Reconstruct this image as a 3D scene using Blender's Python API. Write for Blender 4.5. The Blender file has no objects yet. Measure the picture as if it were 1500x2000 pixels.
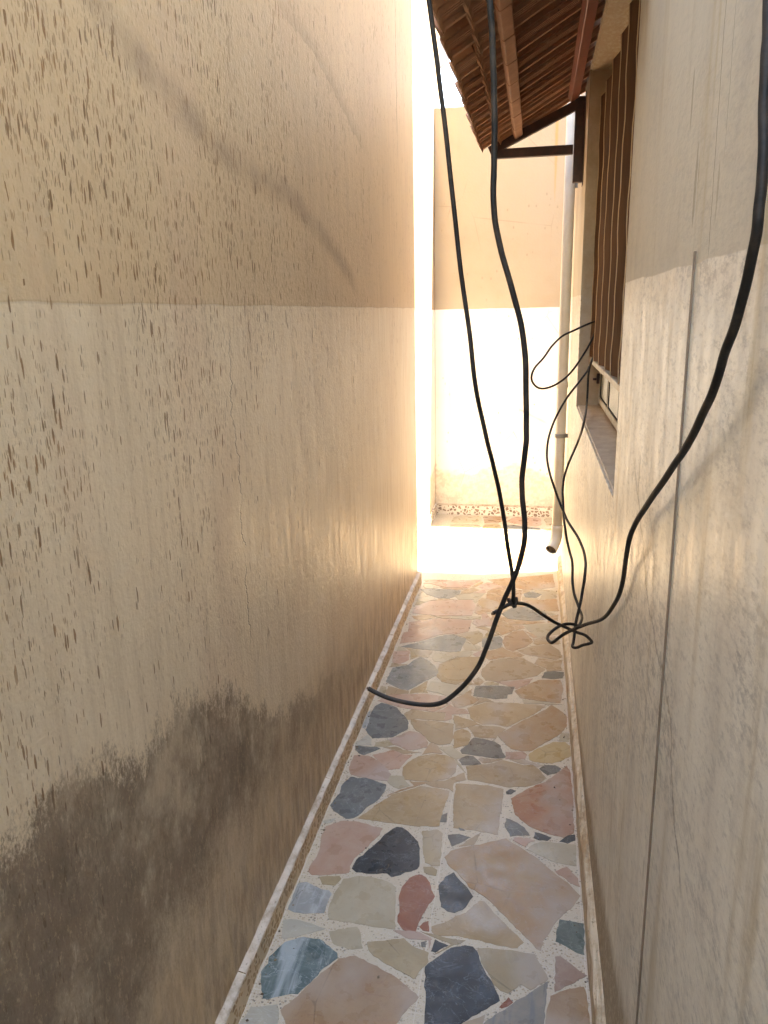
import bpy, bmesh, math, random
from mathutils import Vector, Matrix

STONES = [
    ('teal', [(-0.633,1.481),(-0.623,1.507),(-0.628,1.527),(-0.603,1.58),(-0.559,1.604),(-0.516,1.605),(-0.484,1.586),(-0.46,1.569),(-0.455,1.554),(-0.481,1.518),(-0.497,1.483),(-0.523,1.434),(-0.553,1.427),(-0.59,1.408),(-0.603,1.408),(-0.617,1.441)]),
    ('pale', [(-0.631,1.653),(-0.612,1.659),(-0.57,1.655),(-0.527,1.645),(-0.511,1.643),(-0.558,1.615),(-0.606,1.59),(-0.616,1.595)]),
    ('rosebrown', [(-0.55,1.384),(-0.521,1.428),(-0.496,1.479),(-0.449,1.553),(-0.411,1.568),(-0.35,1.545),(-0.286,1.514),(-0.233,1.474),(-0.258,1.43),(-0.275,1.393),(-0.319,1.309),(-0.46,1.285),(-0.525,1.349)]),
    ('pale', [(-0.623,1.379),(-0.563,1.397),(-0.551,1.372),(-0.546,1.342),(-0.533,1.272),(-0.628,1.256),(-0.633,1.331)]),
    ('beige', [(-0.389,1.617),(-0.333,1.633),(-0.298,1.644),(-0.274,1.624),(-0.227,1.609),(-0.225,1.582),(-0.253,1.524),(-0.302,1.546),(-0.364,1.576),(-0.38,1.592)]),
    ('cream', [(-0.497,1.635),(-0.428,1.662),(-0.413,1.639),(-0.398,1.596),(-0.423,1.587),(-0.475,1.595)]),
    ('slate', [(-0.229,1.563),(-0.187,1.618),(-0.171,1.634),(-0.137,1.648),(-0.116,1.647),(-0.104,1.632),(-0.091,1.595),(-0.076,1.564),(-0.057,1.537),(-0.041,1.497),(-0.082,1.462),(-0.121,1.426),(-0.146,1.397),(-0.167,1.366),(-0.208,1.359),(-0.213,1.45)]),
    ('slate', [(-0.215,1.654),(-0.19,1.644),(-0.18,1.64),(-0.199,1.627),(-0.209,1.613),(-0.219,1.617)]),
    ('grey', [(-0.25,1.639),(-0.24,1.644),(-0.237,1.626),(-0.248,1.626)]),
    ('red', [(-0.261,1.69),(-0.254,1.705),(-0.241,1.714),(-0.235,1.68),(-0.249,1.68)]),
    ('tan', [(-0.229,1.697),(-0.198,1.714),(-0.17,1.743),(-0.144,1.76),(-0.11,1.812),(-0.097,1.81),(-0.068,1.769),(-0.035,1.736),(0.004,1.695),(0.012,1.683),(-0.005,1.662),(-0.047,1.661),(-0.111,1.673),(-0.154,1.677),(-0.186,1.672),(-0.216,1.669),(-0.227,1.679)]),
    ('beige', [(-0.103,1.643),(-0.06,1.65),(-0.008,1.652),(0.041,1.65),(0.047,1.631),(0.061,1.604),(0.072,1.581),(0.07,1.575),(0.031,1.54),(0.011,1.551),(0.005,1.552),(-0.021,1.522),(-0.04,1.526),(-0.058,1.543),(-0.073,1.573),(-0.092,1.603)]),
    ('slategreen', [(0.107,1.778),(0.17,1.774),(0.165,1.669),(0.147,1.672),(0.12,1.69),(0.095,1.701),(0.097,1.729)]),
    ('mauve', [(0.092,1.65),(0.105,1.654),(0.138,1.626),(0.167,1.606),(0.126,1.572),(0.089,1.546)]),
    ('rosebrown', [(0.079,1.531),(0.112,1.552),(0.158,1.57),(0.164,1.534),(0.165,1.479),(0.163,1.423),(0.062,1.405),(0.066,1.462)]),
    ('stripe', [(0.072,1.571),(0.068,1.522),(0.061,1.45),(0.056,1.404),(-0.089,1.379),(-0.074,1.431),(-0.038,1.466),(-0.01,1.493),(0.028,1.53)]),
    ('red', [(-0.041,1.48),(-0.02,1.51),(-0.01,1.497),(-0.035,1.477)]),
    ('rosetan', [(-0.226,1.97),(-0.21,2.002),(-0.187,2.017),(-0.126,2.044),(-0.081,2.068),(-0.048,2.086),(-0.024,2.065),(0.012,2.038),(0.047,2.01),(0.08,1.973),(0.113,1.94),(0.14,1.912),(0.166,1.876),(0.147,1.837),(0.118,1.802),(0.096,1.766),(0.078,1.725),(0.061,1.7),(0.057,1.664),(0.044,1.67),(0.011,1.711),(-0.026,1.751),(-0.064,1.796),(-0.104,1.834),(-0.126,1.849),(-0.142,1.856),(-0.158,1.883),(-0.191,1.92),(-0.215,1.944)]),
    ('slategrey', [(-0.193,1.91),(-0.178,1.888),(-0.156,1.863),(-0.131,1.824),(-0.143,1.793),(-0.154,1.772),(-0.175,1.756),(-0.195,1.758),(-0.214,1.772),(-0.225,1.824),(-0.23,1.851),(-0.215,1.886)]),
    ('cream', [(0.015,2.045),(0.04,2.076),(0.061,2.09),(0.117,2.091),(0.164,2.091),(0.161,1.997),(0.118,2.0),(0.084,2.01),(0.033,2.038)]),
    ('slategrey', [(0.041,2.131),(0.061,2.126),(0.091,2.112),(0.078,2.097),(0.054,2.095),(0.036,2.103)]),
    ('slategrey', [(0.164,2.139),(0.163,2.112),(0.141,2.095),(0.115,2.099),(0.128,2.115),(0.144,2.131)]),
    ('grey', [(-0.051,2.186),(-0.027,2.175),(0.007,2.148),(0.024,2.113),(-0.014,2.107),(-0.035,2.099),(-0.043,2.123),(-0.053,2.142)]),
    ('grey', [(-0.227,2.073),(-0.194,2.082),(-0.158,2.074),(-0.183,2.045),(-0.209,2.023),(-0.219,2.047)]),
    ('grey', [(-0.199,2.115),(-0.181,2.109),(-0.178,2.103),(-0.192,2.103)]),
    ('grey', [(-0.264,2.16),(-0.241,2.182),(-0.24,2.137),(-0.26,2.133)]),
    ('pink', [(0.1,1.963),(0.134,1.988),(0.162,1.944),(0.167,1.912),(0.138,1.926)]),
    ('pink', [(-0.618,2.052),(-0.576,2.087),(-0.534,2.091),(-0.438,2.071),(-0.44,2.038),(-0.462,1.993),(-0.478,1.955),(-0.495,1.923),(-0.5,1.888),(-0.497,1.859),(-0.549,1.843),(-0.602,1.832),(-0.616,1.846),(-0.617,1.869),(-0.609,1.914),(-0.612,1.963),(-0.621,2.009)]),
    ('slate', [(-0.393,2.086),(-0.375,2.085),(-0.354,2.068),(-0.342,2.054),(-0.317,2.027),(-0.308,1.998),(-0.301,1.955),(-0.298,1.936),(-0.301,1.907),(-0.335,1.888),(-0.346,1.875),(-0.37,1.862),(-0.385,1.875),(-0.442,1.865),(-0.475,1.865),(-0.492,1.878),(-0.487,1.917),(-0.467,1.95),(-0.44,2.002),(-0.424,2.043),(-0.405,2.073)]),
    ('lightblue', [(-0.631,1.793),(-0.61,1.801),(-0.558,1.779),(-0.537,1.78),(-0.526,1.767),(-0.53,1.733),(-0.529,1.696),(-0.57,1.687),(-0.61,1.685),(-0.63,1.692),(-0.632,1.745)]),
    ('cream', [(-0.506,1.831),(-0.47,1.848),(-0.433,1.854),(-0.392,1.846),(-0.364,1.834),(-0.35,1.822),(-0.344,1.777),(-0.334,1.715),(-0.325,1.671),(-0.383,1.67),(-0.455,1.675),(-0.507,1.675),(-0.519,1.703),(-0.52,1.73),(-0.517,1.77)]),
    ('red', [(-0.287,1.885),(-0.27,1.877),(-0.257,1.856),(-0.249,1.83),(-0.236,1.807),(-0.243,1.786),(-0.253,1.763),(-0.261,1.733),(-0.267,1.697),(-0.27,1.674),(-0.291,1.667),(-0.308,1.678),(-0.323,1.699),(-0.326,1.72),(-0.325,1.745),(-0.335,1.792),(-0.332,1.827),(-0.317,1.867),(-0.301,1.88)]),
    ('beige', [(-0.31,2.078),(-0.264,2.094),(-0.244,2.076),(-0.241,2.024),(-0.237,1.932),(-0.26,1.928),(-0.281,1.939),(-0.297,2.005)]),
    ('beige', [(-0.284,1.919),(-0.259,1.924),(-0.243,1.912),(-0.243,1.889),(-0.264,1.89),(-0.278,1.897)]),
    ('beige', [(-0.578,1.827),(-0.522,1.841),(-0.513,1.831),(-0.525,1.802),(-0.561,1.801)]),
    ('pale', [(-0.634,2.077),(-0.597,2.097),(-0.603,2.077),(-0.625,2.062)]),
    ('blue', [(-0.596,2.866),(-0.565,2.856),(-0.525,2.834),(-0.501,2.79),(-0.479,2.767),(-0.464,2.735),(-0.455,2.681),(-0.478,2.652),(-0.505,2.611),(-0.541,2.604),(-0.578,2.593),(-0.615,2.649),(-0.612,2.69),(-0.62,2.764),(-0.617,2.828)]),
    ('lightblue', [(-0.638,2.754),(-0.63,2.802),(-0.615,2.697),(-0.621,2.659),(-0.632,2.664),(-0.637,2.716)]),
    ('blue', [(-0.603,2.329),(-0.576,2.324),(-0.55,2.331),(-0.513,2.32),(-0.471,2.304),(-0.467,2.276),(-0.472,2.248),(-0.484,2.209),(-0.509,2.173),(-0.521,2.136),(-0.54,2.108),(-0.564,2.1),(-0.587,2.115),(-0.61,2.131),(-0.633,2.161),(-0.625,2.202),(-0.616,2.231),(-0.622,2.268),(-0.615,2.298)]),
    ('blue', [(-0.63,2.528),(-0.6,2.526),(-0.56,2.532),(-0.536,2.523),(-0.561,2.499),(-0.585,2.474),(-0.605,2.483),(-0.621,2.5)]),
    ('pink', [(-0.512,2.591),(-0.486,2.612),(-0.445,2.661),(-0.41,2.656),(-0.38,2.632),(-0.364,2.593),(-0.363,2.563),(-0.4,2.541),(-0.432,2.533),(-0.46,2.551),(-0.488,2.56)]),
    ('graytan', [(-0.45,2.752),(-0.404,2.748),(-0.347,2.753),(-0.28,2.741),(-0.274,2.642),(-0.279,2.6),(-0.319,2.587),(-0.354,2.602),(-0.378,2.639),(-0.422,2.682),(-0.442,2.716)]),
    ('pink', [(-0.618,2.461),(-0.568,2.466),(-0.531,2.443),(-0.495,2.406),(-0.467,2.368),(-0.47,2.327),(-0.515,2.328),(-0.558,2.336),(-0.602,2.346),(-0.619,2.386)]),
    ('pink', [(-0.549,2.478),(-0.484,2.518),(-0.44,2.496),(-0.409,2.5),(-0.432,2.446),(-0.443,2.408),(-0.479,2.396),(-0.515,2.433)]),
    ('tan', [(-0.425,2.417),(-0.411,2.45),(-0.382,2.492),(-0.335,2.515),(-0.282,2.514),(-0.255,2.499),(-0.241,2.458),(-0.243,2.415),(-0.26,2.378),(-0.314,2.349),(-0.364,2.346),(-0.408,2.345),(-0.421,2.381)]),
    ('tan', [(-0.525,2.109),(-0.471,2.2),(-0.437,2.251),(-0.345,2.313),(-0.247,2.302),(-0.252,2.246),(-0.257,2.201),(-0.26,2.111),(-0.341,2.1),(-0.445,2.104)]),
    ('cream', [(-0.462,2.357),(-0.418,2.361),(-0.41,2.336),(-0.39,2.314),(-0.422,2.289),(-0.445,2.302),(-0.466,2.322)]),
    ('pale', [(-0.633,2.551),(-0.602,2.608),(-0.581,2.58),(-0.576,2.547),(-0.631,2.531)]),
    ('cream', [(-0.555,2.563),(-0.514,2.584),(-0.491,2.557),(-0.521,2.542),(-0.557,2.536)]),
    ('grey', [(-0.19,2.651),(-0.151,2.647),(-0.114,2.636),(-0.091,2.612),(-0.083,2.571),(-0.067,2.541),(-0.095,2.53),(-0.137,2.532),(-0.19,2.538),(-0.224,2.539),(-0.231,2.558),(-0.21,2.604)]),
    ('grey', [(-0.221,2.511),(-0.203,2.525),(-0.185,2.524),(-0.168,2.504),(-0.153,2.481),(-0.181,2.472),(-0.217,2.467),(-0.231,2.494)]),
    ('grey', [(0.058,2.484),(0.077,2.508),(0.111,2.511),(0.129,2.495),(0.113,2.469),(0.086,2.451),(0.072,2.465)]),
    ('slategrey', [(-0.054,2.329),(-0.042,2.343),(-0.027,2.337),(-0.04,2.32),(-0.052,2.317)]),
    ('tan', [(-0.202,2.458),(-0.154,2.472),(-0.107,2.491),(-0.077,2.515),(-0.038,2.505),(-0.001,2.495),(0.03,2.502),(0.05,2.48),(0.075,2.431),(0.056,2.402),(0.005,2.369),(-0.054,2.359),(-0.127,2.373),(-0.187,2.378)]),
    ('tan', [(-0.229,2.347),(-0.12,2.355),(-0.067,2.343),(-0.069,2.242),(-0.073,2.101),(-0.158,2.11),(-0.214,2.111),(-0.226,2.217)]),
    ('terracotta', [(-0.039,2.292),(0.023,2.363),(0.077,2.408),(0.154,2.517),(0.165,2.462),(0.164,2.28),(0.161,2.149),(0.129,2.119),(0.071,2.135),(0.025,2.157),(-0.023,2.209)]),
    ('rosetan', [(-0.099,2.69),(-0.067,2.73),(-0.02,2.792),(0.028,2.848),(0.074,2.902),(0.105,2.954),(0.135,2.919),(0.161,2.876),(0.16,2.801),(0.138,2.741),(0.097,2.686),(0.054,2.638),(0.029,2.602),(-0.009,2.592),(-0.045,2.6),(-0.067,2.633),(-0.087,2.664)]),
    ('tan', [(-0.233,2.879),(-0.154,2.939),(-0.075,2.943),(0.082,2.951),(0.058,2.907),(0.013,2.846),(-0.032,2.801),(-0.068,2.757),(-0.121,2.769),(-0.166,2.759),(-0.211,2.797)]),
    ('graytan', [(-0.22,2.728),(-0.161,2.745),(-0.098,2.747),(-0.075,2.733),(-0.104,2.692),(-0.11,2.664),(-0.145,2.663),(-0.185,2.662),(-0.203,2.702)]),
    ('yellow', [(0.019,2.568),(0.047,2.608),(0.107,2.667),(0.15,2.674),(0.167,2.649),(0.166,2.584),(0.129,2.547),(0.101,2.527),(0.043,2.526),(0.023,2.537)]),
    ('pink', [(-0.065,2.574),(-0.006,2.583),(0.009,2.566),(0.002,2.54),(-0.063,2.529)]),
    ('cream', [(0.141,2.738),(0.167,2.738),(0.166,2.683),(0.129,2.682)]),
    ('bluegrey', [(-0.498,3.332),(-0.46,3.298),(-0.421,3.245),(-0.397,3.186),(-0.402,3.151),(-0.449,3.084),(-0.503,2.998),(-0.54,3.005),(-0.611,3.059),(-0.608,3.141),(-0.605,3.197),(-0.541,3.235),(-0.523,3.288)]),
    ('bluegrey', [(-0.607,3.433),(-0.509,3.509),(-0.41,3.599),(-0.376,3.607),(-0.302,3.567),(-0.311,3.497),(-0.32,3.424),(-0.361,3.406),(-0.442,3.417),(-0.53,3.42)]),
    ('grey', [(-0.212,3.074),(-0.148,3.087),(-0.051,3.092),(-0.06,3.028),(-0.078,3.023),(-0.079,2.989),(-0.125,2.976),(-0.217,2.986),(-0.215,3.029)]),
    ('grey', [(0.082,3.25),(0.113,3.268),(0.164,3.266),(0.156,3.207),(0.111,3.194),(0.07,3.198)]),
    ('graytan', [(-0.197,3.243),(-0.162,3.334),(-0.106,3.372),(-0.024,3.391),(0.027,3.333),(0.082,3.284),(0.046,3.217),(-0.02,3.174),(-0.121,3.139),(-0.175,3.138),(-0.196,3.188)]),
    ('rosebrown', [(-0.109,3.625),(-0.064,3.7),(-0.023,3.714),(0.002,3.657),(0.026,3.581),(-0.007,3.517),(-0.064,3.461),(-0.097,3.48),(-0.117,3.557)]),
    ('bluegrey', [(-0.222,3.575),(-0.177,3.607),(-0.136,3.621),(-0.121,3.581),(-0.124,3.492),(-0.169,3.462),(-0.213,3.487)]),
    ('graytan', [(-0.041,3.464),(0.026,3.529),(0.111,3.557),(0.149,3.5),(0.163,3.426),(0.134,3.395),(0.052,3.417),(-0.005,3.431)]),
    ('rosetan', [(-0.044,3.055),(0.011,3.12),(0.058,3.172),(0.147,3.186),(0.156,3.11),(0.141,2.981),(0.057,2.986),(-0.017,2.998)]),
    ('pink', [(-0.633,3.371),(-0.559,3.389),(-0.55,3.292),(-0.581,3.243),(-0.62,3.26)]),
    ('tan', [(-0.397,3.263),(-0.329,3.346),(-0.228,3.369),(-0.194,3.351),(-0.209,3.284),(-0.223,3.211),(-0.259,3.132),(-0.303,3.079),(-0.365,3.096),(-0.395,3.145)]),
    ('tan', [(-0.229,3.13),(-0.207,3.162),(-0.186,3.123),(-0.201,3.088),(-0.223,3.098)]),
    ('pink', [(-0.613,2.884),(-0.576,2.938),(-0.433,2.972),(-0.338,2.962),(-0.308,2.907),(-0.368,2.829),(-0.501,2.842)]),
    ('pink', [(-0.619,3.468),(-0.621,3.603),(-0.459,3.661),(-0.425,3.614),(-0.524,3.515)]),
    ('bluegrey', [(-0.628,4.243),(-0.525,4.257),(-0.393,4.25),(-0.398,4.182),(-0.444,4.116),(-0.507,4.114),(-0.577,4.158)]),
    ('bluegrey', [(-0.139,3.922),(-0.077,4.024),(0.012,4.037),(0.091,3.967),(0.1,3.878),(0.014,3.848),(-0.102,3.862)]),
    ('bluegrey', [(-0.026,4.247),(0.021,4.284),(0.073,4.245),(0.042,4.188),(-0.015,4.189)]),
    ('pink', [(-0.613,3.965),(-0.543,4.059),(-0.317,4.104),(-0.29,4.023),(-0.299,3.874),(-0.475,3.849),(-0.619,3.869)]),
    ('pink', [(-0.614,3.74),(-0.471,3.811),(-0.293,3.81),(-0.3,3.663),(-0.362,3.619),(-0.409,3.619),(-0.471,3.58),(-0.591,3.506)]),
    ('rosetan', [(-0.233,4.265),(-0.14,4.34),(-0.037,4.291),(-0.049,4.098),(-0.161,4.097),(-0.236,4.144)]),
    ('rosetan', [(-0.029,4.129),(0.155,4.183),(0.16,4.003),(0.101,3.995),(0.012,4.064)]),
    ('pink', [(-0.58,4.339),(-0.431,4.414),(-0.289,4.45),(-0.354,4.295),(-0.485,4.294)]),
    ('rosetan', [(-0.244,4.456),(-0.102,4.508),(0.143,4.608),(0.149,4.378),(0.01,4.313),(-0.032,4.323),(-0.163,4.362)]),
    ('cream', [(-0.019,3.787),(0.156,3.836),(0.161,3.693),(0.052,3.643),(0.024,3.685)]),
    ('rosetan', [(0.019,3.805),(0.09,3.836),(0.032,3.843),(0.012,3.835),(-0.01,3.837),(-0.04,3.845),(-0.103,3.818),(-0.09,3.785),(0.001,3.802),(0.003,3.803),(0.004,3.803),(0.005,3.803),(0.006,3.804)]),
    ('rosetan', [(-0.013,3.42),(-0.046,3.451),(-0.079,3.451),(-0.091,3.46),(-0.118,3.494),(-0.148,3.459),(-0.196,3.439),(-0.202,3.38),(-0.17,3.347),(-0.121,3.375),(-0.09,3.39),(-0.077,3.392),(-0.034,3.398)]),
    ('rosetan', [(-0.018,3.744),(-0.018,3.78),(-0.068,3.779),(-0.092,3.774),(-0.133,3.822),(-0.161,3.802),(-0.167,3.764),(-0.182,3.712),(-0.144,3.679),(-0.125,3.644),(-0.085,3.683),(-0.075,3.709),(-0.058,3.716)]),
    ('graytan', [(-0.324,2.824),(-0.394,2.822),(-0.403,2.82),(-0.407,2.817),(-0.41,2.821),(-0.415,2.823),(-0.46,2.832),(-0.484,2.793),(-0.463,2.751),(-0.424,2.765),(-0.407,2.762),(-0.375,2.764),(-0.321,2.763)]),
    ('cream', [(-0.242,2.503),(-0.206,2.53),(-0.227,2.528),(-0.236,2.541),(-0.268,2.58),(-0.315,2.563),(-0.26,2.509),(-0.248,2.502),(-0.247,2.502),(-0.247,2.501),(-0.239,2.472),(-0.196,2.407),(-0.243,2.501)]),
    ('beige', [(-0.223,3.603),(-0.223,3.636),(-0.247,3.678),(-0.305,3.645),(-0.319,3.631),(-0.332,3.622),(-0.368,3.613),(-0.325,3.592),(-0.314,3.589),(-0.311,3.587),(-0.305,3.582),(-0.257,3.506),(-0.225,3.554)]),
    ('cream', [(-0.25,3.831),(-0.249,3.871),(-0.344,3.855),(-0.35,3.853),(-0.36,3.852),(-0.37,3.852),(-0.399,3.85),(-0.395,3.819),(-0.365,3.822),(-0.36,3.824),(-0.351,3.823),(-0.349,3.823),(-0.331,3.819)]),
    ('cream', [(-0.248,3.072),(-0.33,3.074),(-0.334,3.073),(-0.336,3.074),(-0.337,3.074),(-0.347,3.081),(-0.414,3.089),(-0.417,3.048),(-0.422,3.005),(-0.364,2.991),(-0.316,2.96),(-0.267,2.992),(-0.253,3.021)]),
    ('beige', [(-0.214,3.585),(-0.144,3.637),(-0.165,3.648),(-0.199,3.68),(-0.216,3.589),(-0.217,3.587),(-0.217,3.586),(-0.217,3.585),(-0.217,3.584),(-0.216,3.584),(-0.215,3.584),(-0.214,3.584),(-0.214,3.584)]),
    ('rosetan', [(-0.065,3.85),(-0.09,3.852),(-0.104,3.851),(-0.108,3.852),(-0.116,3.871),(-0.194,3.917),(-0.184,3.871),(-0.195,3.827),(-0.123,3.832),(-0.117,3.818),(-0.109,3.809),(-0.101,3.831),(-0.091,3.835)]),
    ('tan', [(-0.097,4.068),(-0.137,4.088),(-0.163,4.085),(-0.172,4.088),(-0.181,4.095),(-0.258,4.146),(-0.275,4.109),(-0.268,4.041),(-0.244,4.008),(-0.218,3.988),(-0.146,3.973),(-0.122,3.997),(-0.102,4.045)]),
    ('graytan', [(0.153,3.329),(0.152,3.337),(0.165,3.394),(0.129,3.381),(0.108,3.388),(0.056,3.401),(0.039,3.336),(0.074,3.309),(0.09,3.297),(0.091,3.266),(0.133,3.28),(0.158,3.283),(0.152,3.315)]),
    ('pink', [(0.04,2.089),(0.023,2.096),(0.015,2.1),(0.01,2.098),(0.007,2.094),(-0.001,2.098),(-0.019,2.095),(-0.026,2.082),(-0.014,2.074),(0.0,2.064),(0.013,2.059),(0.019,2.074),(0.026,2.082)]),
    ('tan', [(0.151,3.572),(0.157,3.603),(0.135,3.661),(0.084,3.65),(0.061,3.632),(0.028,3.606),(0.038,3.584),(0.032,3.566),(0.053,3.548),(0.07,3.556),(0.077,3.563),(0.079,3.564),(0.093,3.562)]),
    ('graytan', [(-0.183,2.028),(-0.144,2.042),(-0.127,2.104),(-0.185,2.03),(-0.186,2.03),(-0.187,2.029),(-0.187,2.028),(-0.189,2.027),(-0.188,2.025),(-0.186,2.026),(-0.185,2.026),(-0.184,2.026),(-0.184,2.027)]),
    ('cream', [(-0.269,3.367),(-0.258,3.418),(-0.28,3.439),(-0.348,3.398),(-0.362,3.395),(-0.374,3.396),(-0.432,3.392),(-0.437,3.33),(-0.426,3.298),(-0.379,3.292),(-0.343,3.347),(-0.341,3.358),(-0.331,3.357)]),
    ('rosetan', [(-0.232,2.987),(-0.231,2.998),(-0.229,3.052),(-0.263,2.986),(-0.264,2.986),(-0.265,2.985),(-0.265,2.985),(-0.265,2.984),(-0.308,2.933),(-0.287,2.883),(-0.262,2.884),(-0.224,2.914),(-0.195,2.951)]),
    ('tan', [(-0.431,3.01),(-0.431,3.011),(-0.431,3.011),(-0.428,3.102),(-0.446,3.068),(-0.461,3.037),(-0.475,3.018),(-0.487,3.0),(-0.49,2.967),(-0.443,2.984),(-0.432,2.986),(-0.416,2.983),(-0.431,3.009)]),
    ('cream', [(-0.279,4.131),(-0.274,4.142),(-0.248,4.22),(-0.284,4.219),(-0.331,4.201),(-0.378,4.188),(-0.411,4.156),(-0.387,4.106),(-0.322,4.112),(-0.31,4.118),(-0.295,4.054),(-0.282,4.089),(-0.286,4.118)]),
    ('cream', [(0.155,4.255),(0.156,4.297),(0.133,4.315),(0.085,4.333),(0.068,4.322),(0.015,4.3),(0.073,4.254),(0.085,4.249),(0.079,4.241),(0.063,4.165),(0.093,4.178),(0.136,4.192),(0.156,4.209)]),
    ('tan', [(-0.158,3.679),(-0.158,3.679),(-0.159,3.68),(-0.16,3.681),(-0.164,3.685),(-0.217,3.735),(-0.264,3.719),(-0.175,3.674),(-0.168,3.67),(-0.165,3.668),(-0.159,3.659),(-0.121,3.624),(-0.157,3.678)]),
    ('tan', [(-0.171,2.751),(-0.188,2.759),(-0.19,2.761),(-0.194,2.766),(-0.2,2.773),(-0.281,2.811),(-0.282,2.783),(-0.267,2.732),(-0.265,2.703),(-0.197,2.748),(-0.193,2.751),(-0.192,2.752),(-0.187,2.751)]),
    ('graytan', [(-0.502,2.987),(-0.503,2.99),(-0.512,2.988),(-0.513,2.988),(-0.514,2.988),(-0.516,2.988),(-0.591,3.017),(-0.593,2.977),(-0.589,2.934),(-0.52,2.963),(-0.511,2.966),(-0.498,2.968),(-0.501,2.977)]),
    ('cream', [(0.079,4.001),(0.074,4.003),(0.073,4.004),(0.072,4.004),(0.071,4.006),(0.001,4.06),(0.065,4.003),(0.069,4.002),(0.071,4.001),(0.071,4.001),(0.072,3.999),(0.122,3.93),(0.143,3.957)]),
    ('rosetan', [(-0.526,3.85),(-0.536,3.85),(-0.537,3.851),(-0.538,3.851),(-0.539,3.851),(-0.539,3.851),(-0.545,3.852),(-0.612,3.82),(-0.593,3.791),(-0.567,3.775),(-0.527,3.799),(-0.513,3.809),(-0.489,3.816)]),
    ('pink', [(-0.227,2.834),(-0.243,2.865),(-0.282,2.871),(-0.309,2.891),(-0.326,2.861),(-0.332,2.848),(-0.341,2.842),(-0.355,2.828),(-0.317,2.83),(-0.316,2.83),(-0.317,2.764),(-0.29,2.787),(-0.295,2.82)]),
    ('graytan', [(0.02,4.054),(-0.004,4.066),(-0.022,4.093),(-0.05,4.083),(-0.075,4.082),(-0.102,4.087),(-0.086,4.052),(-0.09,4.039),(-0.06,4.038),(-0.057,4.04),(-0.055,4.042),(-0.053,4.041),(-0.041,4.038)]),
    ('beige', [(-0.45,3.397),(-0.499,3.411),(-0.532,3.409),(-0.55,3.412),(-0.56,3.414),(-0.584,3.421),(-0.551,3.389),(-0.551,3.387),(-0.551,3.387),(-0.551,3.385),(-0.541,3.296),(-0.51,3.339),(-0.463,3.331)]),
    ('cream', [(-0.56,4.135),(-0.583,4.145),(-0.586,4.148),(-0.592,4.159),(-0.615,4.209),(-0.622,4.16),(-0.618,4.143),(-0.618,4.13),(-0.62,4.117),(-0.624,4.061),(-0.573,4.039),(-0.551,4.07),(-0.514,4.094)]),
    ('cream', [(-0.226,3.487),(-0.269,3.505),(-0.284,3.527),(-0.298,3.553),(-0.306,3.491),(-0.307,3.491),(-0.307,3.49),(-0.307,3.489),(-0.307,3.488),(-0.306,3.488),(-0.294,3.443),(-0.271,3.441),(-0.223,3.433)]),
    ('rosetan', [(-0.345,4.279),(-0.408,4.288),(-0.434,4.284),(-0.44,4.279),(-0.443,4.282),(-0.453,4.285),(-0.538,4.297),(-0.483,4.263),(-0.451,4.263),(-0.443,4.268),(-0.438,4.264),(-0.432,4.262),(-0.418,4.26)]),
    ('beige', [(0.155,1.313),(0.156,1.315),(0.157,1.319),(0.161,1.356),(0.116,1.406),(0.074,1.387),(0.069,1.322),(0.094,1.302),(0.143,1.306),(0.152,1.31),(0.153,1.31),(0.155,1.311),(0.154,1.312)]),
    ('pink', [(-0.135,4.346),(-0.165,4.351),(-0.174,4.35),(-0.178,4.363),(-0.205,4.401),(-0.244,4.408),(-0.282,4.354),(-0.287,4.317),(-0.247,4.277),(-0.188,4.314),(-0.179,4.324),(-0.172,4.334),(-0.164,4.337)]),
    ('graytan', [(-0.133,2.947),(-0.165,2.97),(-0.176,2.97),(-0.186,2.97),(-0.192,2.97),(-0.207,2.975),(-0.19,2.955),(-0.19,2.954),(-0.189,2.953),(-0.213,2.905),(-0.185,2.931),(-0.175,2.94),(-0.171,2.946)]),
    ('beige', [(-0.578,4.034),(-0.578,4.035),(-0.579,4.036),(-0.58,4.036),(-0.58,4.036),(-0.581,4.035),(-0.618,4.044),(-0.618,4.025),(-0.622,3.987),(-0.594,4.001),(-0.579,4.031),(-0.579,4.032),(-0.578,4.033)]),
    ('pink', [(-0.022,3.099),(0.007,3.127),(0.027,3.183),(-0.035,3.155),(-0.063,3.142),(-0.079,3.14),(-0.14,3.131),(-0.061,3.096),(-0.043,3.098),(-0.047,3.081),(-0.037,3.081),(-0.033,3.086),(-0.032,3.093)]),
    ('graytan', [(-0.555,3.237),(-0.549,3.246),(-0.585,3.234),(-0.586,3.235),(-0.587,3.235),(-0.599,3.242),(-0.619,3.245),(-0.617,3.226),(-0.619,3.204),(-0.591,3.218),(-0.586,3.225),(-0.581,3.227),(-0.58,3.228)]),
    ('cream', [(0.047,4.157),(0.057,4.18),(0.025,4.173),(0.017,4.175),(0.01,4.174),(-0.03,4.195),(-0.03,4.169),(-0.031,4.146),(0.007,4.148),(0.014,4.153),(0.016,4.154),(0.017,4.154),(0.019,4.154)]),
    ('rosetan', [(-0.368,2.311),(-0.332,2.337),(-0.357,2.334),(-0.371,2.331),(-0.377,2.33),(-0.392,2.335),(-0.375,2.312),(-0.39,2.304),(-0.452,2.245),(-0.372,2.308),(-0.371,2.309),(-0.371,2.309),(-0.37,2.31)]),
    ('graytan', [(-0.21,3.086),(-0.238,3.1),(-0.236,3.138),(-0.29,3.081),(-0.291,3.081),(-0.291,3.08),(-0.292,3.08),(-0.292,3.079),(-0.291,3.078),(-0.291,3.077),(-0.289,3.077),(-0.289,3.077),(-0.288,3.078)]),
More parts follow.
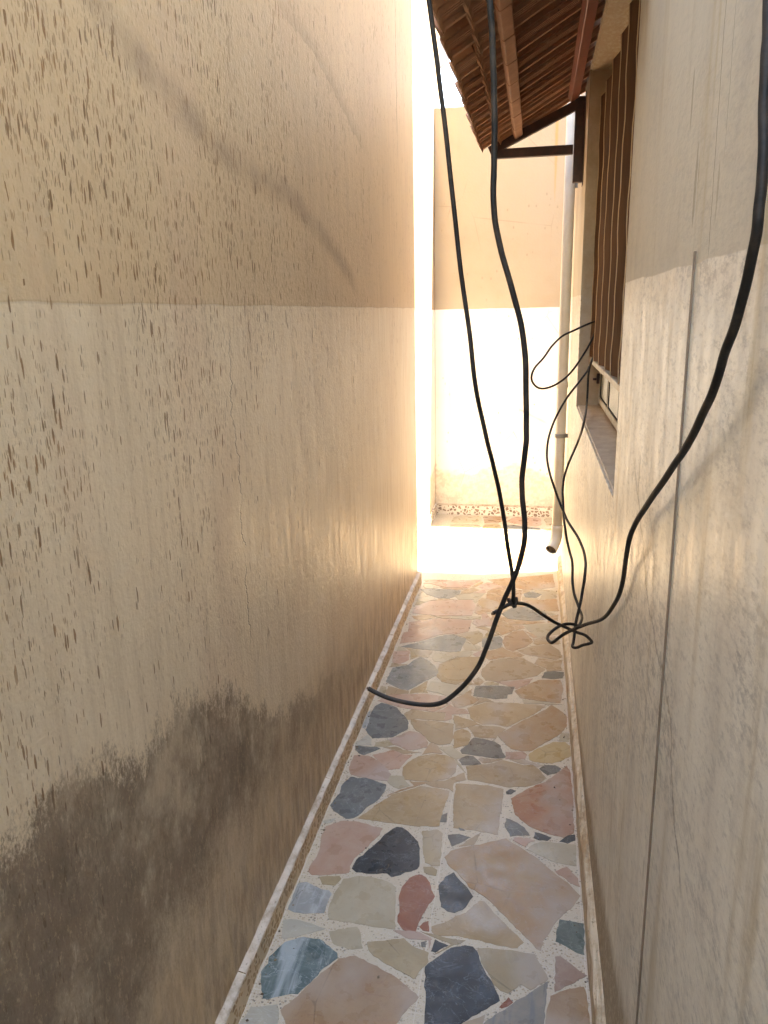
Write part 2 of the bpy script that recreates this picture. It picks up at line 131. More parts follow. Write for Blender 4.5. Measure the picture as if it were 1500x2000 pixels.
    ('graytan', [(0.004,4.281),(0.007,4.295),(-0.012,4.303),(-0.026,4.308),(-0.036,4.311),(-0.029,4.278),(-0.029,4.277),(-0.029,4.276),(-0.029,4.275),(-0.034,4.25),(-0.026,4.265),(-0.023,4.27),(-0.018,4.27)]),
    ('rosetan', [(0.153,3.891),(0.155,3.912),(0.16,3.953),(0.12,3.918),(0.101,3.933),(0.111,3.89),(0.112,3.888),(0.112,3.887),(0.111,3.885),(0.102,3.833),(0.114,3.84),(0.137,3.846),(0.152,3.867)]),
    ('rosetan', [(-0.261,4.007),(-0.262,4.008),(-0.262,4.009),(-0.265,4.018),(-0.281,4.064),(-0.28,4.024),(-0.276,4.009),(-0.276,4.005),(-0.28,3.995),(-0.285,3.925),(-0.259,3.895),(-0.224,3.933),(-0.186,3.959)]),
    ('beige', [(-0.143,3.943),(-0.132,3.951),(-0.106,3.988),(-0.144,3.959),(-0.149,3.958),(-0.171,3.968),(-0.172,3.952),(-0.225,3.917),(-0.177,3.919),(-0.157,3.91),(-0.145,3.904),(-0.144,3.94),(-0.143,3.942)]),
    ('beige', [(-0.153,1.65),(-0.138,1.665),(-0.157,1.662),(-0.162,1.664),(-0.17,1.663),(-0.188,1.664),(-0.257,1.675),(-0.172,1.647),(-0.212,1.607),(-0.165,1.647),(-0.164,1.647),(-0.163,1.647),(-0.163,1.648)]),
    ('graytan', [(-0.337,4.21),(-0.285,4.273),(-0.327,4.307),(-0.367,4.261),(-0.385,4.237),(-0.382,4.22),(-0.38,4.216),(-0.38,4.215),(-0.384,4.207),(-0.39,4.187),(-0.375,4.203),(-0.369,4.206),(-0.354,4.206)]),
    ('pink', [(-0.248,4.232),(-0.246,4.238),(-0.245,4.243),(-0.251,4.263),(-0.267,4.282),(-0.282,4.255),(-0.294,4.241),(-0.317,4.217),(-0.258,4.23),(-0.256,4.23),(-0.255,4.23),(-0.254,4.23),(-0.248,4.229)]),
    ('pink', [(-0.227,1.652),(-0.224,1.655),(-0.229,1.654),(-0.23,1.655),(-0.233,1.659),(-0.259,1.673),(-0.329,1.667),(-0.281,1.645),(-0.232,1.65),(-0.232,1.648),(-0.227,1.62),(-0.225,1.641),(-0.227,1.649)]),
    ('pink', [(-0.466,4.411),(-0.513,4.415),(-0.535,4.412),(-0.543,4.411),(-0.548,4.411),(-0.558,4.414),(-0.624,4.407),(-0.619,4.388),(-0.621,4.335),(-0.569,4.354),(-0.541,4.373),(-0.533,4.379),(-0.512,4.387)]),
    ('pink', [(-0.166,3.811),(-0.208,3.823),(-0.197,3.851),(-0.224,3.919),(-0.245,3.891),(-0.237,3.826),(-0.28,3.821),(-0.279,3.8),(-0.283,3.772),(-0.255,3.734),(-0.215,3.744),(-0.178,3.753),(-0.178,3.787)]),
    ('cream', [(-0.558,4.321),(-0.578,4.325),(-0.579,4.326),(-0.581,4.327),(-0.585,4.334),(-0.589,4.332),(-0.616,4.328),(-0.618,4.309),(-0.619,4.295),(-0.6,4.258),(-0.582,4.264),(-0.55,4.268),(-0.51,4.297)]),
    ('rosetan', [(-0.334,2.585),(-0.34,2.586),(-0.34,2.587),(-0.342,2.587),(-0.342,2.587),(-0.351,2.592),(-0.349,2.587),(-0.349,2.584),(-0.351,2.579),(-0.37,2.511),(-0.337,2.53),(-0.3,2.528),(-0.322,2.573)]),
    ('beige', [(-0.121,3.114),(-0.139,3.117),(-0.141,3.119),(-0.144,3.124),(-0.151,3.126),(-0.159,3.126),(-0.171,3.119),(-0.18,3.106),(-0.173,3.091),(-0.148,3.101),(-0.142,3.101),(-0.136,3.1),(-0.121,3.099)]),
    ('tan', [(-0.209,2.68),(-0.22,2.698),(-0.242,2.709),(-0.26,2.695),(-0.268,2.679),(-0.266,2.673),(-0.266,2.672),(-0.266,2.672),(-0.266,2.671),(-0.267,2.665),(-0.261,2.572),(-0.214,2.6),(-0.208,2.642)]),
    ('rosetan', [(0.028,3.673),(0.027,3.674),(0.027,3.674),(0.026,3.675),(0.025,3.675),(-0.013,3.707),(0.006,3.676),(0.015,3.669),(0.013,3.664),(0.016,3.652),(0.031,3.626),(0.048,3.641),(0.027,3.672)]),
    ('tan', [(-0.288,4.368),(-0.278,4.375),(-0.269,4.41),(-0.282,4.41),(-0.302,4.389),(-0.304,4.377),(-0.306,4.371),(-0.31,4.364),(-0.331,4.329),(-0.314,4.317),(-0.289,4.356),(-0.29,4.366),(-0.29,4.367)]),
    ('tan', [(0.062,2.509),(0.03,2.52),(0.019,2.521),(0.017,2.522),(0.01,2.529),(0.002,2.529),(-0.048,2.525),(-0.012,2.508),(0.007,2.507),(0.014,2.511),(0.016,2.511),(0.017,2.512),(0.049,2.495)]),
    ('graytan', [(-0.241,2.35),(-0.202,2.373),(-0.209,2.415),(-0.257,2.368),(-0.265,2.359),(-0.269,2.356),(-0.284,2.353),(-0.34,2.339),(-0.303,2.319),(-0.272,2.319),(-0.254,2.318),(-0.237,2.303),(-0.243,2.342)]),
    ('cream', [(0.152,2.964),(0.073,2.976),(0.071,2.977),(0.07,2.977),(0.069,2.977),(0.068,2.976),(-0.01,2.985),(-0.003,2.953),(0.056,2.961),(0.066,2.964),(0.071,2.964),(0.091,2.952),(0.097,2.96)]),
    ('rosetan', [(-0.495,4.073),(-0.414,4.103),(-0.482,4.101),(-0.495,4.097),(-0.504,4.1),(-0.504,4.082),(-0.511,4.079),(-0.54,4.067),(-0.498,4.072),(-0.498,4.072),(-0.497,4.072),(-0.495,4.072),(-0.495,4.073)]),
    ('pink', [(-0.191,3.45),(-0.184,3.457),(-0.194,3.457),(-0.198,3.462),(-0.208,3.472),(-0.212,3.464),(-0.209,3.454),(-0.21,3.449),(-0.252,3.398),(-0.226,3.371),(-0.198,3.449),(-0.197,3.449),(-0.197,3.45)]),
    ('cream', [(-0.581,3.391),(-0.576,3.394),(-0.578,3.397),(-0.582,3.406),(-0.591,3.417),(-0.62,3.432),(-0.617,3.401),(-0.618,3.384),(-0.584,3.389),(-0.584,3.389),(-0.582,3.389),(-0.581,3.389),(-0.581,3.39)]),
    ('cream', [(-0.601,2.917),(-0.601,2.917),(-0.598,2.927),(-0.601,3.008),(-0.626,3.01),(-0.619,2.933),(-0.618,2.92),(-0.617,2.912),(-0.619,2.905),(-0.603,2.913),(-0.602,2.914),(-0.601,2.915),(-0.601,2.916)]),
    ('graytan', [(-0.411,3.826),(-0.411,3.828),(-0.408,3.836),(-0.41,3.846),(-0.418,3.842),(-0.432,3.843),(-0.509,3.842),(-0.449,3.818),(-0.42,3.822),(-0.416,3.823),(-0.414,3.825),(-0.412,3.824),(-0.401,3.819)]),
    ('graytan', [(-0.379,2.519),(-0.453,2.529),(-0.458,2.533),(-0.464,2.536),(-0.474,2.543),(-0.491,2.541),(-0.521,2.533),(-0.469,2.521),(-0.468,2.519),(-0.467,2.519),(-0.467,2.519),(-0.466,2.519),(-0.444,2.506)]),
    ('tan', [(-0.115,2.501),(-0.075,2.527),(-0.123,2.518),(-0.133,2.518),(-0.14,2.517),(-0.153,2.522),(-0.16,2.51),(-0.149,2.498),(-0.146,2.492),(-0.137,2.491),(-0.133,2.495),(-0.13,2.496),(-0.119,2.497)]),
    ('beige', [(0.001,1.36),(-0.056,1.376),(-0.088,1.369),(-0.072,1.453),(-0.12,1.423),(-0.143,1.376),(-0.154,1.364),(-0.185,1.332),(-0.151,1.306),(-0.109,1.311),(-0.1,1.31),(-0.083,1.311),(-0.012,1.301)])]
CABLE_HANGING = [(-0.2038,1.45,2.1909),(-0.1908,1.45,2.1008),(-0.1765,1.45,1.9998),(-0.1635,1.45,1.8993),(-0.1472,1.45,1.7612),(-0.1321,1.45,1.6387),(-0.1215,1.45,1.5709),(-0.1095,1.45,1.4735),(-0.1016,1.4667,1.4221),(-0.0862,1.4833,1.3479),(-0.0746,1.5,1.2993),(-0.0634,1.5167,1.2438),(-0.0527,1.5333,1.1767),(-0.0437,1.55,1.1103),(-0.0344,1.5667,1.0484),(-0.0318,1.5833,1.0017),(-0.0339,1.6,0.9762)]
CABLE_LOOSE_END = [(-0.0799,1.2,2.0804),(-0.0741,1.2,2.0072),(-0.0715,1.2,1.9735),(-0.0679,1.2,1.9188),(-0.0658,1.2,1.8686),(-0.0656,1.2,1.8107),(-0.0657,1.2,1.7658),(-0.0636,1.2,1.7275),(-0.0556,1.2,1.6883),(-0.0381,1.2,1.6323),(-0.0227,1.2,1.5783),(-0.0146,1.2,1.5256),(-0.0114,1.2,1.46),(-0.0102,1.2045,1.4104),(-0.0111,1.2091,1.3829),(-0.0149,1.2136,1.3384),(-0.0142,1.2182,1.3047),(-0.0091,1.2227,1.2609),(-0.0091,1.2273,1.2256),(-0.0182,1.2318,1.1829),(-0.027,1.2364,1.1547),(-0.0418,1.2409,1.1154),(-0.0552,1.2455,1.0752),(-0.0732,1.25,1.0143),(-0.0895,1.2571,0.9742),(-0.123,1.2643,0.9276),(-0.1538,1.2714,0.8985),(-0.1929,1.2786,0.8893),(-0.2397,1.2857,0.8901),(-0.2763,1.2929,0.8983),(-0.2946,1.3,0.9028)]
CABLE_WALL = [(0.172,0.7752,1.993),(0.172,0.7534,1.9147),(0.172,0.739,1.8604),(0.172,0.7259,1.8136),(0.172,0.721,1.7889),(0.172,0.7132,1.7524),(0.172,0.7008,1.7075),(0.172,0.6982,1.6807),(0.172,0.6986,1.6539),(0.172,0.7159,1.6203),(0.172,0.7381,1.5833),(0.172,0.7756,1.5501),(0.172,0.799,1.5218),(0.172,0.8373,1.492),(0.172,0.9032,1.4489),(0.172,0.9654,1.4164),(0.172,1.0627,1.3654),(0.172,1.2,1.2966),(0.172,1.3077,1.2376),(0.1672,1.3277,1.1987),(0.1765,1.4322,1.1226),(0.178,1.4789,1.0613),(0.178,1.5835,0.9869),(0.1726,1.7455,0.8882),(0.1477,1.85,0.8312),(0.1204,1.88,0.8029),(0.0918,1.91,0.7725),(0.0728,1.94,0.7391),(0.0632,1.97,0.7206),(0.0542,2.0,0.7187),(0.0598,2.02,0.724),(0.0793,2.04,0.735),(0.1021,2.06,0.7387),(0.1256,2.08,0.7317),(0.1455,2.1423,0.7018),(0.1578,2.2045,0.6959),(0.1616,2.2668,0.6855),(0.1538,2.3291,0.6907),(0.1433,2.3914,0.7095),(0.1403,2.4536,0.7325),(0.1416,2.5159,0.7666),(0.137,2.5782,0.7789),(0.128,2.6405,0.8055),(0.1201,2.7027,0.8416),(0.1176,2.765,0.8664),(0.1163,2.8273,0.9066),(0.1152,2.8895,0.9388),(0.125,2.9518,0.9849),(0.1484,3.0141,1.0371),(0.1763,3.0764,1.0911),(0.178,2.8376,1.1902),(0.2094,3.2009,1.2165),(0.2142,3.2632,1.2842),(0.2198,3.3255,1.337),(0.2343,3.3877,1.3787),(0.2541,3.45,1.4045)]
CABLE_KNOTTED = [(-0.0739,1.56,0.9637),(-0.0646,1.57,0.9661),(-0.053,1.58,0.9711),(-0.0413,1.59,0.9749),(-0.0327,1.6,0.9727),(-0.0224,1.65,0.9549),(-0.0078,1.7,0.9336),(0.0114,1.75,0.9059),(0.0357,1.8,0.8686),(0.0638,1.85,0.8318),(0.0905,1.9,0.7997),(0.1236,1.925,0.7752),(0.1493,1.95,0.7571),(0.1636,1.975,0.7367),(0.1729,2.0,0.7157),(0.168,2.02,0.7019),(0.152,2.04,0.6872),(0.1371,2.06,0.6694),(0.127,2.08,0.6627),(0.1305,2.1,0.6682),(0.1334,2.12,0.6883),(0.1356,2.126,0.7113),(0.1416,2.132,0.7472),(0.1478,2.138,0.7782),(0.1535,2.144,0.8185),(0.1575,2.15,0.8663),(0.1622,2.2393,0.8774),(0.1579,2.3286,0.8862),(0.1432,2.4179,0.8989),(0.124,2.5071,0.9091),(0.11,2.5964,0.9238),(0.083,2.6857,0.9738),(0.0596,2.775,1.0338),(0.0521,2.8643,1.0772),(0.0593,2.9536,1.1259),(0.084,3.0429,1.1819),(0.1272,3.1321,1.2509),(0.1786,3.2214,1.3067),(0.2126,3.3107,1.3403),(0.2238,3.4,1.3503)]
CABLE_LOOP = [(0.2605,3.4,1.5429),(0.2122,3.3429,1.5305),(0.1494,3.2857,1.5045),(0.1018,3.2286,1.4849),(0.0619,3.1714,1.448),(0.0329,3.1143,1.4081),(0.0006,3.0571,1.377),(-0.0118,3.0,1.3469),(-0.0035,3.0525,1.313),(0.0227,3.105,1.29),(0.0629,3.1575,1.2908),(0.1076,3.21,1.3101),(0.1487,3.2625,1.3445),(0.1898,3.315,1.3983),(0.2309,3.3675,1.4677),(0.2584,3.42,1.5323)]
CAM_ROT = [[0.981839, -0.02763, 0.187691], [0.188517, 0.253043, -0.94891], [-0.021275, 0.96706, 0.253656]]

random.seed(7)
scene = bpy.context.scene
COL = scene.collection

# ---------------------------------------------------------------- camera, sky, sun, exposure
cam_data = bpy.data.cameras.new("camera")
cam = bpy.data.objects.new("camera", cam_data)
COL.objects.link(cam)
cam.matrix_world = Matrix.Translation((0, 0, 1.6)) @ Matrix(CAM_ROT).to_4x4()
cam_data.sensor_fit = 'VERTICAL'
cam_data.sensor_height = 36.0
cam_data.lens = 36.0 * 1500.0 / 2000.0
cam_data.clip_start = 0.02
cam_data.clip_end = 800
scene.camera = cam

SUN_DIR = Vector((0.50, 0.13, 1.0)).normalized()
world = bpy.data.worlds.new("World")
scene.world = world
world.use_nodes = True
wn = world.node_tree
for n in list(wn.nodes):
    wn.nodes.remove(n)
sky = wn.nodes.new('ShaderNodeTexSky')
sky.sky_type = 'NISHITA'
sky.sun_disc = False
sky.sun_elevation = math.asin(SUN_DIR.z)
sky.sun_rotation = math.atan2(SUN_DIR.x, SUN_DIR.y)
sky.air_density = 1.0
sky.dust_density = 0.2
sky.ozone_density = 1.0
bg = wn.nodes.new('ShaderNodeBackground')
bg.inputs['Strength'].default_value = 0.15
wo = wn.nodes.new('ShaderNodeOutputWorld')
wn.links.new(sky.outputs[0], bg.inputs['Color'])
wn.links.new(bg.outputs[0], wo.inputs['Surface'])

sun_data = bpy.data.lights.new("sun", 'SUN')
sun_data.energy = 2.2
sun_data.angle = math.radians(0.5)
sun_data.color = (1.0, 0.985, 0.96)
sun = bpy.data.objects.new("sun", sun_data)
COL.objects.link(sun)
sun.rotation_euler = SUN_DIR.to_track_quat('Z', 'Y').to_euler()
sun.location = (2, 2, 12)

vs = scene.view_settings
scene.display_settings.display_device = 'sRGB'
vs.view_transform = 'Standard'
vs.look = 'None'
vs.gamma = 1.0
vs.use_curve_mapping = False
vs.exposure = 4.55
vs.use_white_balance = True
vs.white_balance_temperature = 8800
vs.white_balance_tint = 13

scene.cycles.use_denoising = True
scene.cycles.max_bounces = 10
scene.cycles.diffuse_bounces = 6
scene.cycles.glossy_bounces = 4
scene.cycles.sample_clamp_indirect = 8.0
scene.cycles.use_adaptive_sampling = True
scene.cycles.adaptive_threshold = 0.02

# ---------------------------------------------------------------- helpers
def tag(o, label=None, cat=None, group=None, kind=None):
    if label: o['label'] = label
    if cat: o['category'] = cat
    if group: o['group'] = group
    if kind: o['kind'] = kind
    return o

def wall(o):
    o['kind'] = 'thing'; return o

def link(name, bm, mat, parent=None, smooth=False):
    me = bpy.data.meshes.new(name)
    bm.normal_update()
    bm.to_mesh(me)
    bm.free()
    if smooth:
        for p in me.polygons: p.use_smooth = True
    o = bpy.data.objects.new(name, me)
    for m in (mat if isinstance(mat, (list, tuple)) else [mat]):
        me.materials.append(m)
    COL.objects.link(o)
    if parent: o.parent = parent
    return o

def empty(name, loc=(0, 0, 0)):
    o = bpy.data.objects.new(name, None)
    o.location = loc
    COL.objects.link(o)
    return o

def box(bm, a, b, bevel=0.0, mi=0):
    x0, y0, z0 = a; x1, y1, z1 = b
    vs_ = [bm.verts.new(v) for v in ((x0,y0,z0),(x1,y0,z0),(x1,y1,z0),(x0,y1,z0),(x0,y0,z1),(x1,y0,z1),(x1,y1,z1),(x0,y1,z1))]
    fs = []
    for f in ((0,3,2,1),(4,5,6,7),(0,1,5,4),(1,2,6,5),(2,3,7,6),(3,0,4,7)):
        fc = bm.faces.new([vs_[i] for i in f]); fc.material_index = mi; fs.append(fc)
    if bevel:
        es = list({e for f in fs for e in f.edges})
        bmesh.ops.bevel(bm, geom=es, offset=bevel, segments=2, affect='EDGES', profile=0.5)
    return bm

def beam(bm, p, q, w, h, up=Vector((0, 1, 0)), bevel=0.002):
    """square tube from p to q, w across up, h along up"""
    p = Vector(p); q = Vector(q)
    d = (q - p).normalized(); s = d.cross(up).normalized(); u = s.cross(d).normalized()
    ring = [s*w/2+u*h/2, -s*w/2+u*h/2, -s*w/2-u*h/2, s*w/2-u*h/2]
    a = [bm.verts.new(p+r) for r in ring]; b = [bm.verts.new(q+r) for r in ring]
    fs = [bm.faces.new(a[::-1]), bm.faces.new(b)]
    for i in range(4):
        fs.append(bm.faces.new((a[i], a[(i+1)%4], b[(i+1)%4], b[i])))
    bmesh.ops.recalc_face_normals(bm, faces=fs)
    if bevel:
        es = list({e for f in fs for e in f.edges})
        bmesh.ops.bevel(bm, geom=es, offset=bevel, segments=1, affect='EDGES')
    return bm

def catmull(pts, n=5):
    P = [Vector(p) for p in pts]
    P = [P[0]*2-P[1]] + P + [P[-1]*2-P[-2]]
    out = []
    for i in range(1, len(P)-2):
        a, b, c_, d = P[i-1:i+3]
        for k in range(n):
            t = k/n
            out.append(0.5*((2*b)+(c_-a)*t+(2*a-5*b+4*c_-d)*t*t+(3*b-a-3*c_+d)*t**3))
    out.append(P[-2])
    return out

def smooth_path(P, it=2):
    P = [p.copy() for p in P]
    for _ in range(it):
        Q = [p.copy() for p in P]
        for i in range(1, len(P)-1):
            Q[i] = P[i]*0.5+(P[i-1]+P[i+1])*0.25
        P = Q
    return P

def tube(bm, P, r, seg=10, cap=True):
    t = (P[1]-P[0]).normalized()
    n = t.orthogonal().normalized()
    rings = []
    for i, p in enumerate(P):
        tt = (P[min(i+1, len(P)-1)]-P[max(i-1, 0)]).normalized()
        q = t.rotation_difference(tt); n = (q @ n).normalized(); t = tt
        n = (n - t*n.dot(t)).normalized()
        b = t.cross(n)
        rr = r(i/(len(P)-1)) if callable(r) else r
        rings.append([bm.verts.new(p+(n*math.cos(2*math.pi*k/seg)+b*math.sin(2*math.pi*k/seg))*rr) for k in range(seg)])
    for a, b_ in zip(rings, rings[1:]):
        for k in range(seg):
            bm.faces.new((a[k], a[(k+1) % seg], b_[(k+1) % seg], b_[k]))
    if cap:
        bm.faces.new(rings[0][::-1]); bm.faces.new(rings[-1])
    return bm

# ---------------------------------------------------------------- material toolkit
class NT:
    def __init__(s, name):
        s.mat = bpy.data.materials.new(name); s.mat.use_nodes = True
        s.t = s.mat.node_tree; s.t.nodes.clear()
        s.out = s.t.nodes.new('ShaderNodeOutputMaterial')
        s.b = s.t.nodes.new('ShaderNodeBsdfPrincipled')
        s.t.links.new(s.b.outputs[0], s.out.inputs[0])
        tc = s.t.nodes.new('ShaderNodeTexCoord'); s.P = tc.outputs['Object']
        sp = s.t.nodes.new('ShaderNodeSeparateXYZ'); s.t.links.new(s.P, sp.inputs[0])
        s.x, s.y, s.z = sp.outputs
    def inp(s, sock, v):
        if v is None: return
        if isinstance(v, bpy.types.NodeSocket): s.t.links.new(v, sock)
        elif isinstance(v, (tuple, list)):
            sock.default_value = tuple(v) if len(v) == len(sock.default_value) else tuple(v)+(1,)
        else: sock.default_value = v
    def m(s, op, a, b=None, c=None, clamp=False):
        n = s.t.nodes.new('ShaderNodeMath'); n.operation = op; n.use_clamp = clamp
        for k, v in enumerate((a, b, c)): s.inp(n.inputs[k], v) if v is not None else None
        return n.outputs[0]
    def add(s, a, b): return s.m('ADD', a, b)
    def sub(s, a, b): return s.m('SUBTRACT', a, b)
    def mul(s, a, b): return s.m('MULTIPLY', a, b)
    def ss(s, v, lo, hi, a=0.0, b=1.0):
        n = s.t.nodes.new('ShaderNodeMapRange'); n.interpolation_type = 'SMOOTHSTEP'
        s.inp(n.inputs[0], v); n.inputs[1].default_value = lo; n.inputs[2].default_value = hi
        n.inputs[3].default_value = a; n.inputs[4].default_value = b
        return n.outputs[0]
    def vec(s, sx, sy, sz, off=(0, 0, 0)):
        n = s.t.nodes.new('ShaderNodeVectorMath'); n.operation = 'MULTIPLY_ADD'
        s.inp(n.inputs[0], s.P); n.inputs[1].default_value = (sx, sy, sz); n.inputs[2].default_value = off
        return n.outputs[0]
    def noise(s, v, scale=1.0, detail=4, rough=0.55, dist=0.0, col=False):
        n = s.t.nodes.new('ShaderNodeTexNoise'); s.inp(n.inputs['Vector'], v)
        n.inputs['Scale'].default_value = scale; n.inputs['Detail'].default_value = detail
        n.inputs['Roughness'].default_value = rough; n.inputs['Distortion'].default_value = dist
        return n.outputs[1 if col else 0]
    def vor(s, v, scale=1.0, feat='F1', rnd=1.0):
        n = s.t.nodes.new('ShaderNodeTexVoronoi'); s.inp(n.inputs['Vector'], v); n.feature = feat
        n.inputs['Scale'].default_value = scale; n.inputs['Randomness'].default_value = rnd
        return n
    def mix(s, f, a, b, mode='MIX'):
        n = s.t.nodes.new('ShaderNodeMix'); n.data_type = 'RGBA'; n.blend_type = mode
        s.inp(n.inputs[0], f); s.inp(n.inputs[6], a); s.inp(n.inputs[7], b)
        return n.outputs[2]
    def ramp(s, f, stops):
        n = s.t.nodes.new('ShaderNodeValToRGB'); s.inp(n.inputs[0], f); e = n.color_ramp.elements
        while len(e) < len(stops): e.new(0.5)
        for k, (p, c) in enumerate(stops):
            e[k].position = p; e[k].color = tuple(c)+(1,)
        return n.outputs[0]
    def curve(s, v, lo, hi, pts, ylo, yhi):
        """piecewise curve y(v) given as points, v in lo..hi, y in ylo..yhi"""
        n = s.t.nodes.new('ShaderNodeFloatCurve')
        s.inp(n.inputs['Value'], s.m('DIVIDE', s.sub(v, lo), hi-lo, clamp=True))
        cv = n.mapping.curves[0]
        pp = [((a-lo)/(hi-lo), (b-ylo)/(yhi-ylo)) for a, b in pts]
        cv.points[0].location = pp[0]; cv.points[1].location = pp[-1]
        for p in pp[1:-1]: cv.points.new(*p)
        n.mapping.update()
        return s.add(s.mul(n.outputs[0], yhi-ylo), ylo)
    def rnd(s):
        return s.t.nodes.new('ShaderNodeObjectInfo').outputs['Random']
    def bump(s, h, strength=0.3, dist=0.005, prev=None):
        n = s.t.nodes.new('ShaderNodeBump'); n.inputs['Strength'].default_value = strength
        n.inputs['Distance'].default_value = dist; s.inp(n.inputs['Height'], h)
        if prev: s.t.links.new(prev, n.inputs['Normal'])
        return n.outputs[0]
    def fin(s, col, rough=0.7, normal=None, metal=0.0, spec=0.5, coat=None):
        s.inp(s.b.inputs['Base Color'], col); s.inp(s.b.inputs['Roughness'], rough)
        s.b.inputs['Metallic'].default_value = metal
        s.b.inputs['Specular IOR Level'].default_value = spec
        if normal: s.t.links.new(normal, s.b.inputs['Normal'])
        return s.mat

def speckles(n, sy, sz, seed, thr, keep, taper=True):
    """elongated vertical stains: mask 0..1 ; sy, sz cells per metre"""
    v = n.vec(7.0, sy, sz, (seed, seed*1.7, seed*0.3))
    if not hasattr(n, 'wob'): n.wob = n.noise(n.vec(0, 30, 9), 1, 2, col=True)
    wob = n.wob
    vv = n.t.nodes.new('ShaderNodeVectorMath'); vv.operation = 'ADD'
    sc = n.t.nodes.new('ShaderNodeVectorMath'); sc.operation = 'SCALE'; n.inp(sc.inputs[0], wob); sc.inputs['Scale'].default_value = 0.5
    n.inp(vv.inputs[0], v); n.inp(vv.inputs[1], sc.outputs[0])
    vo = n.vor(vv.outputs[0], 1.0)
    sepc = n.t.nodes.new('ShaderNodeSeparateColor'); n.inp(sepc.inputs[0], vo.outputs['Color'])
    size = n.mul(n.m('POWER', sepc.outputs[0], 3.2), thr)
    if not hasattr(n, 'rag'): n.rag = n.mul(n.sub(n.noise(n.vec(40, 420, 130), 1, 3, 0.7), 0.5), 0.34)
    size = n.add(size, n.mul(n.rag, n.m('MINIMUM', size, 1.0)))
    inside = n.ss(n.sub(size, vo.outputs['Distance']), 0.0, 0.07)
    kept = n.m('GREATER_THAN', sepc.outputs[1], keep) if not isinstance(keep, float) else n.m('GREATER_THAN', sepc.outputs[1], keep)
    return n.mul(inside, kept), sepc.outputs[2]

def near_curve(n, d, w):
    """1 on d=0 falling to 0 at |d|=w"""
    return n.ss(n.m('ABSOLUTE', d), 0.0, w, 1.0, 0.0)

# layout (metres)
XL, XR = -0.657, 0.190          # wall faces of the passage
SL, SR = -0.637, 0.171          # skirting faces
YB = -2.2
YL, YR = 4.34, 4.68             # where the left and the right wall end
XS, YF = -0.757, 5.985          # set back courtyard wall face, far wall face
HR = 5.3

# ---------------------------------------------------------------- wall paints
UP = (0.67, 0.52, 0.345); LOW = (0.76, 0.655, 0.50)

